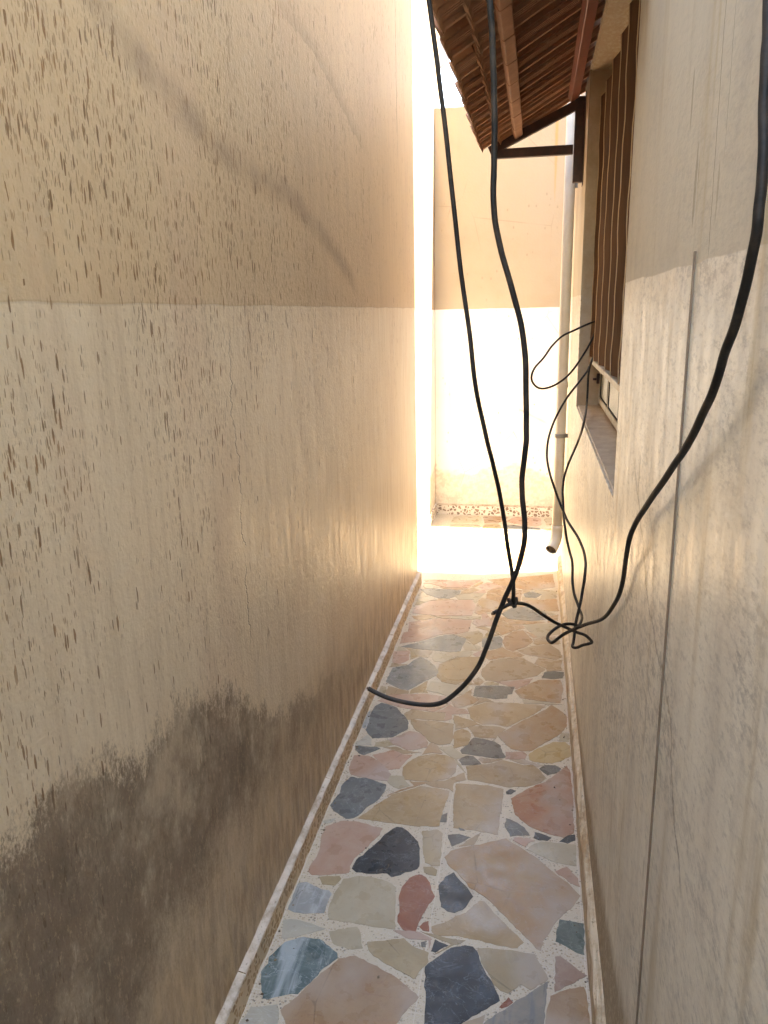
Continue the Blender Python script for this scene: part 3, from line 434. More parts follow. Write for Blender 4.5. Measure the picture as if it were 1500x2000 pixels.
def left_wall_mat():
    n = NT("left_wall_paint")
    big = n.noise(n.vec(0, 1.6, 1.1), 1, 5, 0.6)
    stre = n.noise(n.vec(0, 42, 2.2), 1, 4, 0.65)
    fine = n.noise(n.vec(60, 170, 60), 1, 3, 0.6)
    line = n.add(1.6235, n.mul(n.sub(n.noise(n.vec(0, 5, 0), 1, 3), 0.5), 0.012))
    line = n.sub(line, n.mul(n.y, 0.003))
    up = n.ss(n.sub(n.z, line), -0.0012, 0.0012)
    base = n.mix(up, LOW, UP)
    # blotchy tone
    base = n.mix(n.ss(big, 0.32, 0.7), n.mix(0.22, base, (0.42, 0.31, 0.20)), base)
    base = n.mix(n.ss(stre, 0.42, 0.75, 0, 0.30), base, (0.40, 0.30, 0.20))
    base = n.mix(n.ss(fine, 0.5, 0.8, 0, 0.14), base, (0.36, 0.27, 0.18))
    # pinkish rubbed patches
    base = n.mix(n.ss(n.noise(n.vec(0, 2.4, 0.9, (3, 1, 8)), 1, 4), 0.52, 0.72, 0, 0.35), base, (0.56, 0.40, 0.30))
    edge = near_curve(n, n.sub(n.z, line), 0.004)
    base = n.mix(n.mul(edge, 0.35), base, (0.34, 0.25, 0.16))
    # spots: their density is highest on the near part of the wall
    dens = n.curve(n.y, 0.0, 4.4, [(0, 0.8), (1.0, 0.85), (1.7, 0.66), (2.6, 0.32), (4.4, 0.12)], 0, 1)
    densz = n.curve(n.z, 0.0, 3.5, [(0, 0.12), (0.75, 0.22), (1.15, 0.5), (1.5, 0.8), (1.8, 1.0), (3.5, 1.0)], 0, 1)
    patch = n.ss(n.noise(n.vec(0, 3.2, 2.0, (5, 5, 5)), 1, 3), 0.36, 0.6, 0.25, 1.0)
    dm = n.mul(n.mul(dens, densz), patch)
    spotcol = n.mix(n.ss(n.noise(n.vec(0, 11, 7, (8, 1, 1)), 1, 2), 0.4, 0.6), (0.13, 0.058, 0.014), (0.24, 0.115, 0.036))
    for sy, sz, sd, thr, kp, amt in ((200, 38, 1.3, 0.74, 0.55, 0.8), (330, 58, 9.1, 0.72, 0.3, 0.65), (110, 27, 4.7, 0.54, 0.84, 0.85), (430, 66, 2.9, 0.8, 0.3, 0.5)):
        msk, r3 = speckles(n, sy, sz, sd, thr, kp)
        sel = n.ss(n.sub(dm, n.mul(r3, 0.9)), -0.05, 0.12)
        base = n.mix(n.mul(n.mul(msk, sel), amt), base, spotcol)
    rg = n.ss(n.noise(n.vec(0, 150, 27, (3, 8, 2)), 1, 5, 0.74), 0.61, 0.67)
    base = n.mix(n.mul(n.mul(rg, n.ss(dm, 0.2, 0.7)), 0.65), base, spotcol)
    rg2 = n.ss(n.noise(n.vec(0, 230, 60, (1, 2, 7)), 1, 4, 0.72), 0.64, 0.69)
    base = n.mix(n.mul(n.mul(rg2, n.ss(dm, 0.05, 0.5, 0.15, 1.0)), 0.6), base, spotcol)
    # diagonal soot streak
    g = n.curve(n.y, 0.8, 3.2, [(0.8, 2.20), (1.0, 2.13), (1.21, 2.047), (1.42, 1.985), (1.70, 1.925), (2.09, 1.90), (2.49, 1.815), (2.75, 1.735), (2.96, 1.66), (3.2, 1.6)], 1.5, 2.3)
    d = n.sub(n.add(n.z, n.mul(n.sub(n.noise(n.vec(0, 12, 12), 1, 6, 0.65), 0.5), 0.06)), g)
    wid = n.mul(near_curve(n, d, 0.055), n.ss(n.y, 2.75, 2.98, 1, 0))
    base = n.mix(n.mul(wid, n.ss(n.noise(n.vec(0, 7, 7, (2, 2, 2)), 1, 3), 0.3, 0.65, 0.22, 0.62)), base, (0.30, 0.215, 0.145))
    # second, fainter water line up high
    g2 = n.curve(n.y, 1.9, 3.6, [(1.9, 2.40), (2.1, 2.345), (2.4, 2.33), (2.7, 2.27), (3.0, 2.2), (3.6, 2.17)], 2.0, 2.6)
    d2 = n.sub(n.add(n.z, n.mul(n.sub(n.noise(n.vec(0, 14, 14), 1, 4), 0.5), 0.05)), g2)
    below = n.mul(n.ss(d2, -0.006, 0.0, 0, 1), n.ss(d2, 0.0, 0.07, 1, 0))
    base = n.mix(n.mul(n.mul(below, n.ss(n.y, 1.9, 2.3)), n.mul(n.ss(n.y, 2.9, 3.2, 1, 0), 0.4)), base, (0.31, 0.22, 0.13))
    # hairline cracks
    wob = n.mul(n.sub(n.noise(n.vec(0, 0, 6), 1, 5, 0.7), 0.5), 0.16)
    c1 = near_curve(n, n.sub(n.add(n.y, wob), 1.62), 0.0035)
    c1 = n.mul(c1, n.mul(n.ss(n.z, 0.75, 0.9), n.ss(n.z, 1.5, 1.6, 1, 0)))
    c2 = near_curve(n, n.sub(n.add(n.y, n.mul(wob, 0.5)), 3.83), 0.009)
    c2 = n.mul(c2, n.ss(n.z, 2.2, 2.4))
    crk = n.mul(n.m('MAXIMUM', c1, c2), n.ss(n.noise(n.vec(0, 3, 12), 1, 2), 0.35, 0.5, 0.2, 0.8))
    base = n.mix(crk, base, (0.13, 0.085, 0.05))
    # yellowed foot of the wall and the big damp stain
    foot = n.ss(n.add(n.z, n.mul(n.sub(n.noise(n.vec(0, 5, 5), 1, 5), 0.5), 0.4)), 0.12, 0.68, 0.85, 0.0)
    base = n.mix(foot, base, n.mix(n.ss(n.noise(n.vec(0, 26, 7), 1, 5, 0.7), 0.35, 0.65), (0.27, 0.17, 0.085), (0.54, 0.40, 0.235)))
    nn = n.mul(n.sub(n.noise(n.vec(0, 6, 4.5), 1, 6, 0.66), 0.5), 0.34)
    nn = n.add(nn, n.mul(n.sub(n.noise(n.vec(0, 60, 26), 1, 5, 0.75), 0.5), 0.15))
    top = n.curve(n.y, 0.4, 3.4, [(0.4, 1.02), (0.75, 0.99), (0.90, 0.945), (1.05, 0.90), (1.19, 0.87), (1.41, 0.79), (1.68, 0.62), (2.03, 0.48), (2.27, 0.42), (2.7, 0.25), (3.4, 0.08)], 0.0, 1.1)
    bot = n.curve(n.y, 0.4, 3.4, [(0.4, 0.0), (0.7, 0.02), (0.85, 0.20), (1.0, 0.34), (1.2, 0.42), (1.5, 0.40), (1.8, 0.33), (2.3, 0.26), (2.8, 0.15), (3.4, 0.05)], 0.0, 1.1)
    nn2 = n.add(nn, n.mul(n.sub(n.noise(n.vec(20, 190, 110), 1, 3, 0.8), 0.5), 0.16))
    stain = n.mul(n.ss(n.sub(top, n.add(n.z, nn2)), -0.02, 0.055), n.ss(n.sub(n.add(n.z, nn2), bot), -0.10, 0.16))
    stain = n.mul(stain, n.ss(n.noise(n.vec(0, 4.5, 3.5, (2, 7, 3)), 1, 6, 0.7), 0.30, 0.56, 0.45, 1.0))
    bare = n.ss(n.noise(n.vec(0, 15, 6, (6, 2, 9)), 1, 6, 0.72), 0.57, 0.66, 1.0, 0.6)
    stain = n.mul(stain, bare)
    stain = n.mul(stain, n.ss(n.y, 1.5, 2.6, 1.0, 0.45))
    grit = n.noise(n.vec(30, 120, 55), 1, 5, 0.8)
    sc = n.mix(n.ss(n.noise(n.vec(0, 8, 8, (4, 4, 4)), 1, 5), 0.3, 0.7), (0.105, 0.074, 0.053), (0.20, 0.143, 0.104))
    sc = n.mix(n.ss(grit, 0.53, 0.68, 0, 0.7), sc, (0.46, 0.36, 0.25))
    base = n.mix(n.mul(stain, 0.86), base, sc)
    # relief
    pl = n.noise(n.vec(70, 95, 95), 1, 4, 0.6)
    pl2 = n.noise(n.vec(20, 24, 24), 1, 3, 0.5)
    h = n.add(n.mul(pl, 0.8), n.mul(pl2, 0.8))
    h = n.sub(h, n.mul(crk, 0.8))
    h = n.add(h, n.mul(up, -0.12))
    scr = n.noise(n.vec(10, 25, 70, (0, 0, 3)), 1, 5, 0.8)
    h = n.add(h, n.mul(n.mul(scr, n.ss(n.z, 0.3, 0.9, 1, 0)), 1.1))
    rough = n.mix(up, n.ss(n.noise(n.vec(0, 30, 4), 1, 3), 0.3, 0.7, 0.34, 0.52), (0.62, 0.62, 0.62))
    rough = n.mix(stain, rough, (0.75, 0.75, 0.75))
    return n.fin(base, rough, n.bump(h, 0.42, 0.004), spec=0.45)

def right_wall_mat():
    n = NT("right_wall_paint")
    lowc = (0.72, 0.655, 0.525); upc = (0.56, 0.475, 0.34)
    line = n.add(1.648, n.mul(n.sub(n.noise(n.vec(0, 4, 0), 1, 3), 0.5), 0.014))
    up = n.ss(n.sub(n.z, line), -0.001, 0.001)
    base = n.mix(up, lowc, upc)
    stre = n.noise(n.vec(70, 34, 5), 1, 4, 0.7)
    base = n.mix(n.mul(n.ss(stre, 0.45, 0.75), n.mix(up, (0.3, 0.3, 0.3), (0.15, 0.15, 0.15))), base, (0.33, 0.28, 0.22))
    dust = n.ss(n.noise(n.vec(0, 5, 0.8), 1, 4), 0.45, 0.7, 0, 0.35)
    base = n.mix(dust, base, (0.40, 0.33, 0.25))
    fine = n.noise(n.vec(60, 42, 120), 1, 4, 0.75)
    base = n.mix(n.mul(n.ss(fine, 0.48, 0.72, 0, 0.55), n.sub(1.0, n.mul(up, 0.6))), base, (0.27, 0.23, 0.18))
    gr = n.noise(n.vec(60, 36, 75), 1, 5, 0.8)
    gp = n.ss(n.noise(n.vec(0, 1.7, 2.4, (4, 4, 4)), 1, 5, 0.65), 0.42, 0.6)
    base = n.mix(n.mul(n.mul(n.ss(gr, 0.46, 0.62), gp), n.mul(n.sub(1.0, n.mul(up, 0.7)), 0.75)), base, (0.25, 0.215, 0.17))
    base = n.mix(n.ss(n.noise(n.vec(0, 3, 4.5, (1, 9, 4)), 1, 6, 0.7), 0.52, 0.72, 0, 0.4), base, (0.43, 0.345, 0.235))
    tan = n.ss(n.sub(n.add(0.95, n.mul(n.sub(n.noise(n.vec(0, 4, 2, (5, 1, 6)), 1, 5, 0.6), 0.5), 1.1)), n.add(n.z, n.mul(n.y, 0.35))), -0.05, 0.5)  # tan tone painted in for the light falling off towards the near foot
    base = n.mix(n.mul(tan, 0.4), base, (0.44, 0.335, 0.215))
    # ochre runs and small stains
    base = n.mix(n.ss(n.noise(n.vec(0, 13, 1.2, (7, 3, 1)), 1, 4, 0.6), 0.56, 0.73, 0, 0.65), base, (0.40, 0.29, 0.14))
    msk, r3 = speckles(n, 60, 9, 3.3, 0.5, 0.86)
    base = n.mix(n.mul(msk, n.ss(r3, 0.3, 1.0, 0.1, 0.6)), base, (0.23, 0.17, 0.09))
    # rust coloured run along the window edge
    rr = n.mul(n.ss(n.y, 1.60, 1.70), n.ss(n.z, 1.9, 2.3))
    base = n.mix(n.mul(rr, n.ss(stre, 0.3, 0.6, 0.15, 0.7)), base, (0.34, 0.185, 0.075))
    rev = n.ss(n.x, XR+0.001, XR+0.006)
    dustn = n.noise(n.vec(18, 12, 18, (2, 5, 1)), 1, 6, 0.72)
    sill = n.mul(rev, n.ss(n.z, 1.178, 1.186, 1, 0))
    base = n.mix(sill, base, n.mix(n.ss(dustn, 0.35, 0.68), (0.46, 0.335, 0.225), (0.62, 0.50, 0.37)))
    jamb = n.mul(rev, n.ss(n.y, 3.585, 3.595))
    base = n.mix(jamb, base, n.mix(n.ss(dustn, 0.35, 0.7), (0.48, 0.34, 0.21), (0.56, 0.42, 0.28)))
    stain_shade = n.mul(n.ss(n.add(n.z, n.mul(n.sub(dustn, 0.5), 0.12)), 2.44, 2.50), n.ss(n.x, XR+0.05, XR+0.10, 1, 0))  # brown stain under the beam, with the shade there painted in too
    base = n.mix(n.mul(n.mul(stain_shade, 0.5), n.mul(n.ss(n.y, 1.9, 2.3), n.ss(n.y, 3.7, 4.0, 0.8, 0))), base, (0.33, 0.235, 0.15))
    # hairline cracks
    wz = n.mul(n.sub(n.noise(n.vec(0, 0, 5), 1, 5, 0.7), 0.5), 0.02)
    k1 = n.mul(near_curve(n, n.sub(n.add(n.y, wz), n.add(0.985, n.mul(n.sub(n.z, 1.9), 0.05))), 0.0022), n.ss(n.z, 1.62, 1.68))
    k2 = n.mul(near_curve(n, n.sub(n.add(n.y, n.mul(wz, 1.2)), n.add(0.935, n.mul(n.sub(n.z, 1.9), 0.03))), 0.0018), n.ss(n.z, 1.72, 1.80))
    gc = n.curve(n.y, 0.6, 1.6, [(0.6, 0.86), (0.78, 0.9), (0.9, 0.97), (1.0, 1.08), (1.18, 1.12), (1.3, 1.19), (1.42, 1.27), (1.6, 1.36)], 0.8, 1.5)
    k3 = near_curve(n, n.sub(n.add(n.z, n.mul(n.sub(n.noise(n.vec(0, 16, 16), 1, 4, 0.7), 0.5), 0.07)), gc), 0.009)
    k3 = n.mul(k3, n.mul(n.ss(n.y, 0.8, 0.86), n.ss(n.y, 1.46, 1.5, 1, 0)))
    crk = n.m('MAXIMUM', n.mul(k3, 0.85), n.m('MAXIMUM', k1, n.mul(k2, 0.7)))
    base = n.mix(n.mul(crk, 0.85), base, (0.16, 0.115, 0.06))
    # brown dirt at the foot, higher towards the near end
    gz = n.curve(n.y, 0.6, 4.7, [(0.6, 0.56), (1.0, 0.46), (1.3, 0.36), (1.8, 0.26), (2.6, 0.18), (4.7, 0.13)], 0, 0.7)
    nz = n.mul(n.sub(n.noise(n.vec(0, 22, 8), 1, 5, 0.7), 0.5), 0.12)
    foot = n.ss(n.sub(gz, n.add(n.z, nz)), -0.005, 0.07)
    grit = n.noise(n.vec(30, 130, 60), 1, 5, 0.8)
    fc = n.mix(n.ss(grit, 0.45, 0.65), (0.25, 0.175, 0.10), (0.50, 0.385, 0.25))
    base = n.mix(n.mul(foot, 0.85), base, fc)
    h = n.add(n.mul(n.noise(n.vec(60, 40, 110), 1, 4), 0.8), n.mul(n.noise(n.vec(60, 16, 22), 1, 3), 0.25))
    h = n.sub(h, n.mul(crk, 1.0))
    h = n.add(h, n.mul(n.mul(n.noise(n.vec(20, 60, 60, (1, 1, 1)), 1, 5, 0.8), foot), 1.2))
    rough = n.mix(up, n.ss(n.noise(n.vec(0, 24, 9), 1, 4, 0.65), 0.3, 0.7, 0.33, 0.47), (0.6, 0.6, 0.6))
    rough = n.mix(foot, rough, (0.8, 0.8, 0.8))
    return n.fin(base, rough, n.bump(h, 0.22, 0.003), spec=0.5)

def court_wall_mat(rust=False, sideways=False):
    n = NT("courtyard_wall_paint")
    u = n.y if sideways else n.x
    line = n.add(1.597, n.mul(n.sub(n.noise(n.vec(4, 4, 0), 1, 3), 0.5), 0.012))
    up = n.ss(n.sub(n.z, line), -0.002, 0.002)
    base = n.mix(up, (0.78, 0.755, 0.70), (0.41, 0.33, 0.24))
    blot = n.noise(n.vec(1.5, 1.5, 1.5), 1, 5, 0.6)
    base = n.mix(n.mul(n.ss(blot, 0.45, 0.7), n.add(0.10, n.mul(up, 0.3))), base, (0.34, 0.25, 0.165))
    run = n.noise(n.vec(20, 20, 1.6), 1, 4, 0.6)
    base = n.mix(n.ss(run, 0.55, 0.8, 0, 0.3), base, (0.50, 0.38, 0.25))
    pv = n.vor(n.vec(26, 26, 16), 1.0); sp = n.t.nodes.new('ShaderNodeSeparateColor'); n.inp(sp.inputs[0], pv.outputs['Color'])
    msk = n.mul(n.ss(pv.outputs['Distance'], 0.10, 0.2, 1, 0), n.mul(n.m('GREATER_THAN', sp.outputs[1], 0.6), n.ss(n.noise(n.vec(2.5, 2.5, 2.5, (1, 4, 2)), 1, 2), 0.48, 0.6)))
    base = n.mix(n.mul(msk, 0.7), base, (0.28, 0.23, 0.17))
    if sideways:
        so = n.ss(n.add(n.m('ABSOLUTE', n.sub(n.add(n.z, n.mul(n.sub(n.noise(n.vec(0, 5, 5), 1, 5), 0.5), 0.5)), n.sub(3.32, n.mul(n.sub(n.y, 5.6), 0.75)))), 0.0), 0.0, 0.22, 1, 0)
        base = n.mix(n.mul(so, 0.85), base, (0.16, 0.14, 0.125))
    # damp foot with a wavy edge, flaking marks
    ft = n.ss(n.sub(n.add(0.42, n.mul(n.sub(n.noise(n.vec(3, 3, 3), 1, 5), 0.5), 0.7)), n.z), -0.01, 0.06)
    base = n.mix(n.mul(ft, 0.6), base, n.mix(n.ss(n.noise(n.vec(25, 25, 25), 1, 5, 0.75), 0.4, 0.6), (0.47, 0.36, 0.245), (0.66, 0.58, 0.45)))
    ck = n.vor(n.vec(2.2, 2.2, 1.5), 1.0, 'DISTANCE_TO_EDGE')
    ckm = n.mul(n.ss(ck.outputs[0], 0.0, 0.008, 1, 0), n.ss(n.noise(n.vec(2, 2, 2, (9, 9, 9)), 1, 2), 0.5, 0.6))
    base = n.mix(n.mul(ckm, 0.5), base, (0.25, 0.2, 0.15))
    if rust:
        wv = n.mul(n.sub(n.noise(n.vec(0, 0, 8), 1, 3), 0.5), 0.02)
        wd = n.curve(n.z, 2.2, 2.75, [(2.2, 0.0), (2.33, 0.002), (2.45, 0.006), (2.6, 0.010), (2.75, 0.012)], 0, 0.04)
        d = n.m('ABSOLUTE', n.sub(n.add(n.x, wv), 0.105))
        rm = n.mul(n.ss(n.sub(wd, d), -0.004, 0.008), n.ss(n.z, 2.30, 2.36))
        base = n.mix(n.mul(rm, 0.7), base, (0.55, 0.27, 0.09))
    h = n.add(n.noise(n.vec(60, 60, 60), 1, 4), n.mul(ft, n.noise(n.vec(30, 30, 30), 1, 4)))
    return n.fin(base, 0.75, n.bump(h, 0.3, 0.004), spec=0.3)

def terrazzo_mat(name, ground, chip, scale=60, flat=False):
    n = NT(name)
    v = n.vec(scale, scale, scale*(1.0 if not flat else 0.6))
    e = n.vor(v, 1.0, 'DISTANCE_TO_EDGE')
    cc = n.vor(v, 1.0, 'F1')
    sp = n.t.nodes.new('ShaderNodeSeparateColor'); n.inp(sp.inputs[0], cc.outputs['Color'])
    chipc = n.mix(sp.outputs[0], chip, tuple(c*1.7 for c in chip))
    chipm = n.mul(n.ss(e.outputs[0], 0.08, 0.15), n.m('GREATER_THAN', sp.outputs[1], 0.25))
    base = n.mix(chipm, ground, chipc)
    dirt = n.noise(n.vec(6, 6, 6), 1, 5, 0.7)
    base = n.mix(n.ss(dirt, 0.5, 0.75, 0, 0.5), base, (0.30, 0.21, 0.12))
    return n.fin(base, 0.5, n.bump(chipm, 0.25, 0.001))

def ledge_mat(name, a, b, amount=0.7):
    n = NT(name)
    d = n.noise(n.vec(14, 9, 14), 1, 6, 0.72)
    base = n.mix(n.ss(d, 0.42, 0.68, 0, amount), a, b)
    s = n.noise(n.vec(90, 50, 90), 1, 3, 0.7)
    base = n.mix(n.ss(s, 0.6, 0.72, 0, 0.8), base, tuple(c*0.35 for c in b))
    return n.fin(base, 0.7, n.bump(n.noise(n.vec(60, 45, 60), 1, 5, 0.7), 0.5, 0.004))

def grout_mat():
    n = NT("terrazzo_grout")
    base = (0.50, 0.42, 0.305)
    b1 = n.mix(n.ss(n.noise(n.vec(5, 5, 5), 1, 5), 0.4, 0.7), base, (0.47, 0.405, 0.31))
    for sc, r0, sz, colr in ((105, 0.6, 0.36, (0.10, 0.085, 0.07)), (150, 0.45, 0.38, (0.30, 0.21, 0.13)), (110, 0.75, 0.30, (0.17, 0.12, 0.085)), (300, 0.4, 0.4, (0.55, 0.51, 0.45))):
        v = n.vor(n.vec(sc, sc, sc, (sc, 0, 0)), 1.0)
        sp = n.t.nodes.new('ShaderNodeSeparateColor'); n.inp(sp.inputs[0], v.outputs['Color'])
        m_ = n.mul(n.ss(v.outputs['Distance'], sz-0.08, sz, 1, 0), n.m('GREATER_THAN', sp.outputs[1], r0))
        m_ = n.mul(m_, n.ss(n.noise(n.vec(7, 7, 0, (sc, 2, 1)), 1, 3), 0.38, 0.6, 0.15, 0.8))
        b1 = n.mix(m_, b1, colr)
    # seams of the cast slabs
    fx = n.m('ABSOLUTE', n.sub(n.m('FRACT', n.m('DIVIDE', n.add(n.x, 10.235), 0.4)), 0.5))
    fy = n.m('ABSOLUTE', n.sub(n.m('FRACT', n.m('DIVIDE', n.add(n.y, 10.17), 0.4)), 0.5))
    sm = n.m('MAXIMUM', n.ss(fx, 0.4955, 0.499), n.ss(fy, 0.4955, 0.499))
    b1 = n.mix(n.mul(sm, 0.5), b1, (0.62, 0.57, 0.49))
    # dirt towards the wall
    return n.fin(b1, 0.38, n.bump(n.noise(n.vec(150, 150, 150), 1, 3), 0.15, 0.001), spec=0.3)

KIND = {
    'slate':      ((0.018, 0.024, 0.032), (0.040, 0.052, 0.064), (0.20, 0.24, 0.26)),
    'slategrey':  ((0.045, 0.048, 0.050), (0.085, 0.090, 0.090), (0.30, 0.31, 0.30)),
    'grey':       ((0.12, 0.12, 0.115), (0.19, 0.185, 0.175), (0.36, 0.35, 0.32)),
    'slategreen': ((0.075, 0.105, 0.105), (0.16, 0.20, 0.19), (0.33, 0.36, 0.33)),
    'teal':       ((0.075, 0.135, 0.155), (0.17, 0.25, 0.27), (0.45, 0.51, 0.51)),
    'blue':       ((0.145, 0.165, 0.175), (0.20, 0.22, 0.23), (0.40, 0.41, 0.41)),
    'bluegrey':   ((0.20, 0.215, 0.22), (0.29, 0.30, 0.295), (0.45, 0.45, 0.43)),
    'lightblue':  ((0.35, 0.39, 0.42), (0.46, 0.49, 0.51), (0.62, 0.63, 0.63)),
    'pale':       ((0.47, 0.475, 0.455), (0.55, 0.54, 0.505), (0.62, 0.60, 0.56)),
    'cream':      ((0.50, 0.455, 0.375), (0.58, 0.53, 0.445), (0.40, 0.32, 0.225)),
    'beige':      ((0.41, 0.335, 0.235), (0.50, 0.42, 0.305), (0.33, 0.25, 0.155)),
    'tan':        ((0.40, 0.29, 0.18), (0.50, 0.385, 0.265), (0.56, 0.46, 0.35)),
    'graytan':    ((0.42, 0.325, 0.235), (0.49, 0.39, 0.295), (0.36, 0.26, 0.18)),
    'yellow':     ((0.50, 0.37, 0.20), (0.58, 0.47, 0.31), (0.42, 0.27, 0.12)),
    'rosetan':    ((0.44, 0.275, 0.165), (0.50, 0.375, 0.265), (0.52, 0.44, 0.40)),
    'rosebrown':  ((0.37, 0.25, 0.175), (0.46, 0.335, 0.245), (0.27, 0.14, 0.10)),
    'pink':       ((0.52, 0.345, 0.29), (0.58, 0.44, 0.38), (0.45, 0.27, 0.225)),
    'mauve':      ((0.36, 0.255, 0.225), (0.44, 0.36, 0.33), (0.40, 0.30, 0.28)),
    'terracotta': ((0.45, 0.20, 0.115), (0.50, 0.295, 0.205), (0.58, 0.46, 0.36)),
    'red':        ((0.30, 0.115, 0.08), (0.37, 0.18, 0.13), (0.45, 0.28, 0.22)),
    'stripe':     ((0.30, 0.29, 0.28), (0.40, 0.375, 0.35), (0.19, 0.19, 0.195)),
}
def stone_mat(kind):
    a, b, vein = KIND[kind]
    n = NT("stone_"+kind)
    r = n.rnd()
    # shift the pattern for every stone
    off = n.t.nodes.new('ShaderNodeCombineXYZ')
    n.inp(off.inputs[0], n.mul(r, 37.0)); n.inp(off.inputs[1], n.mul(r, 91.0)); n.inp(off.inputs[2], n.mul(r, 13.0))
    pv = n.t.nodes.new('ShaderNodeVectorMath'); pv.operation = 'ADD'
    n.inp(pv.inputs[0], n.P); n.inp(pv.inputs[1], off.outputs[0])
    n.P = pv.outputs[0]
    cloud = n.noise(n.vec(10, 10, 10), 1, 6, 0.68, 0.8)
    kk = 0.46 if sum(b) < 0.42 else 0.64
    a = tuple(c*kk*w for c, w in zip(a, (1.06, 0.99, 0.86))); b = tuple(c*kk*w for c, w in zip(b, (1.06, 0.99, 0.86))); vein = tuple(c*0.75 for c in vein)
    base = n.mix(n.ss(cloud, 0.3, 0.7), a, b)
    fine = n.noise(n.vec(60, 45, 40), 1, 4, 0.7)
    base = n.mix(n.ss(fine, 0.52, 0.75, 0, 0.35), base, tuple(c*0.72 for c in a))
    w = n.noise(n.vec(9, 14, 9, (3, 3, 3)), 1, 4, 0.6, 1.2)
    v1 = n.ss(n.m('ABSOLUTE', n.sub(w, 0.5)), 0.0, 0.012, 1, 0)
    w2 = n.noise(n.vec(24, 20, 9, (8, 1, 3)), 1, 4, 0.65, 1.0)
    v2 = n.ss(n.m('ABSOLUTE', n.sub(w2, 0.5)), 0.0, 0.012, 1, 0)
    dark = sum(a) < 0.45
    base = n.mix(n.mul(v1, 0.50 if dark else 0.35), base, vein)
    if not dark:
        ce = n.vor(n.vec(6, 4, 5), 1.0, 'DISTANCE_TO_EDGE')
        wv = n.add(ce.outputs[0], n.mul(n.sub(n.noise(n.vec(28, 28, 28), 1, 4), 0.5), 0.05))
        cl = n.mul(n.ss(n.m('ABSOLUTE', wv), 0.0, 0.010, 1, 0), n.ss(n.noise(n.vec(5, 5, 5, (6, 6, 6)), 1, 2), 0.48, 0.58))
        base = n.mix(n.mul(cl, 0.6), base, tuple(c*0.42 for c in a))
    base = n.mix(n.mul(n.mul(v2, n.ss(cloud, 0.45, 0.6)), 0.45 if dark else 0.2), base, vein)
    if kind in ('stripe', 'teal', 'lightblue'):
        sv = n.noise(n.vec(34, 5, 5), 1, 4, 0.6, 0.5)
        base = n.mix(n.ss(sv, 0.45, 0.66, 0, 0.75), base, vein)
    if kind in ('rosetan', 'tan', 'terracotta', 'rosebrown', 'cream', 'pink', 'beige'):
        pat = n.noise(n.vec(4.5, 3.5, 3, (1, 6, 2)), 1, 3, 0.5)
        tint = {'cream': (0.30, 0.235, 0.15), 'pink': (0.40, 0.33, 0.285)}.get(kind, (0.36, 0.305, 0.255))
        base = n.mix(n.ss(pat, 0.48, 0.68, 0, 0.7), base, tint)
    # dust, scratches
    base = n.mix(n.ss(n.noise(n.vec(16, 16, 16, (2, 9, 4)), 1, 5, 0.7), 0.55, 0.8, 0, 0.22), base, (0.36, 0.30, 0.225))
    hs = n.t.nodes.new('ShaderNodeHueSaturation'); n.inp(hs.inputs['Color'], base)
    hs.inputs['Saturation'].default_value = 0.9 if kind in ('blue', 'teal', 'lightblue', 'slate') else 1.12
    n.inp(hs.inputs['Value'], n.ss(r, 0, 1, 0.93, 1.07))
    rough = n.ss(n.noise(n.vec(18, 18, 18), 1, 4), 0.3, 0.7, 0.24, 0.40)
    return n.fin(hs.outputs[0], rough, n.bump(n.add(fine, n.mul(n.m('MAXIMUM', v1, v2), -0.6)), 0.08, 0.002), spec=0.28)

def clay_mat():
    n = NT("clay_tile")
    r = n.rnd()
    base = n.mix(r, (0.36, 0.19, 0.12), (0.48, 0.285, 0.19))
    d = n.noise(n.vec(9, 9, 9), 1, 5, 0.65)
    base = n.mix(n.ss(d, 0.42, 0.7, 0, 0.55), base, (0.25, 0.16, 0.11))
    ds = n.noise(n.vec(30, 120, 30), 1, 4, 0.7)
    base = n.mix(n.ss(ds, 0.55, 0.75, 0, 0.4), base, (0.64, 0.47, 0.33))
    pits = n.vor(n.vec(70, 50, 70), 1.0)
    pm = n.mul(n.ss(pits.outputs['Distance'], 0.12, 0.22, 1, 0), n.ss(n.noise(n.vec(6, 6, 6), 1, 2), 0.5, 0.6))
    base = n.mix(n.mul(pm, 0.8), base, (0.07, 0.035, 0.02))
    return n.fin(base, 0.85, n.bump(n.sub(n.noise(n.vec(50, 50, 50), 1, 4), pm), 0.35, 0.003), spec=0.2)

def simple_mat(name, a, b, rough=0.5, sc=20, metal=0.0, bump=0.15, spec=0.5, stretch=(1, 1, 1)):
    n = NT(name)
    d = n.noise(n.vec(sc*stretch[0], sc*stretch[1], sc*stretch[2]), 1, 5, 0.65)
    base = n.mix(n.ss(d, 0.4, 0.7), a, b)
    return n.fin(base, n.ss(d, 0.2, 0.8, rough-0.08, rough+0.1), n.bump(d, bump, 0.002), metal, spec)

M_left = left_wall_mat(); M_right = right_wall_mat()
M_far = court_wall_mat(True); M_side = court_wall_mat(False, True)
M_grout = grout_mat()
M_skirt = terrazzo_mat("skirting_terrazzo", (0.66, 0.52, 0.34), (0.30, 0.18, 0.085), 62)
M_skirt_far = terrazzo_mat("skirting_terrazzo_pale", (0.74, 0.68, 0.58), (0.20, 0.14, 0.10), 36)
M_ledge = ledge_mat("skirting_cap", (0.58, 0.50, 0.40), (0.30, 0.22, 0.145), 0.9)
M_skirt_r = ledge_mat("skirting_render", (0.60, 0.48, 0.33), (0.34, 0.21, 0.105), 0.9)
M_clay = clay_mat()
M_steel_dark = simple_mat("painted_steel_dark", (0.050, 0.016, 0.012), (0.080, 0.026, 0.018), 0.45, 30)
M_steel_red = simple_mat("painted_steel_red", (0.26, 0.085, 0.06), (0.33, 0.125, 0.09), 0.5, 14)
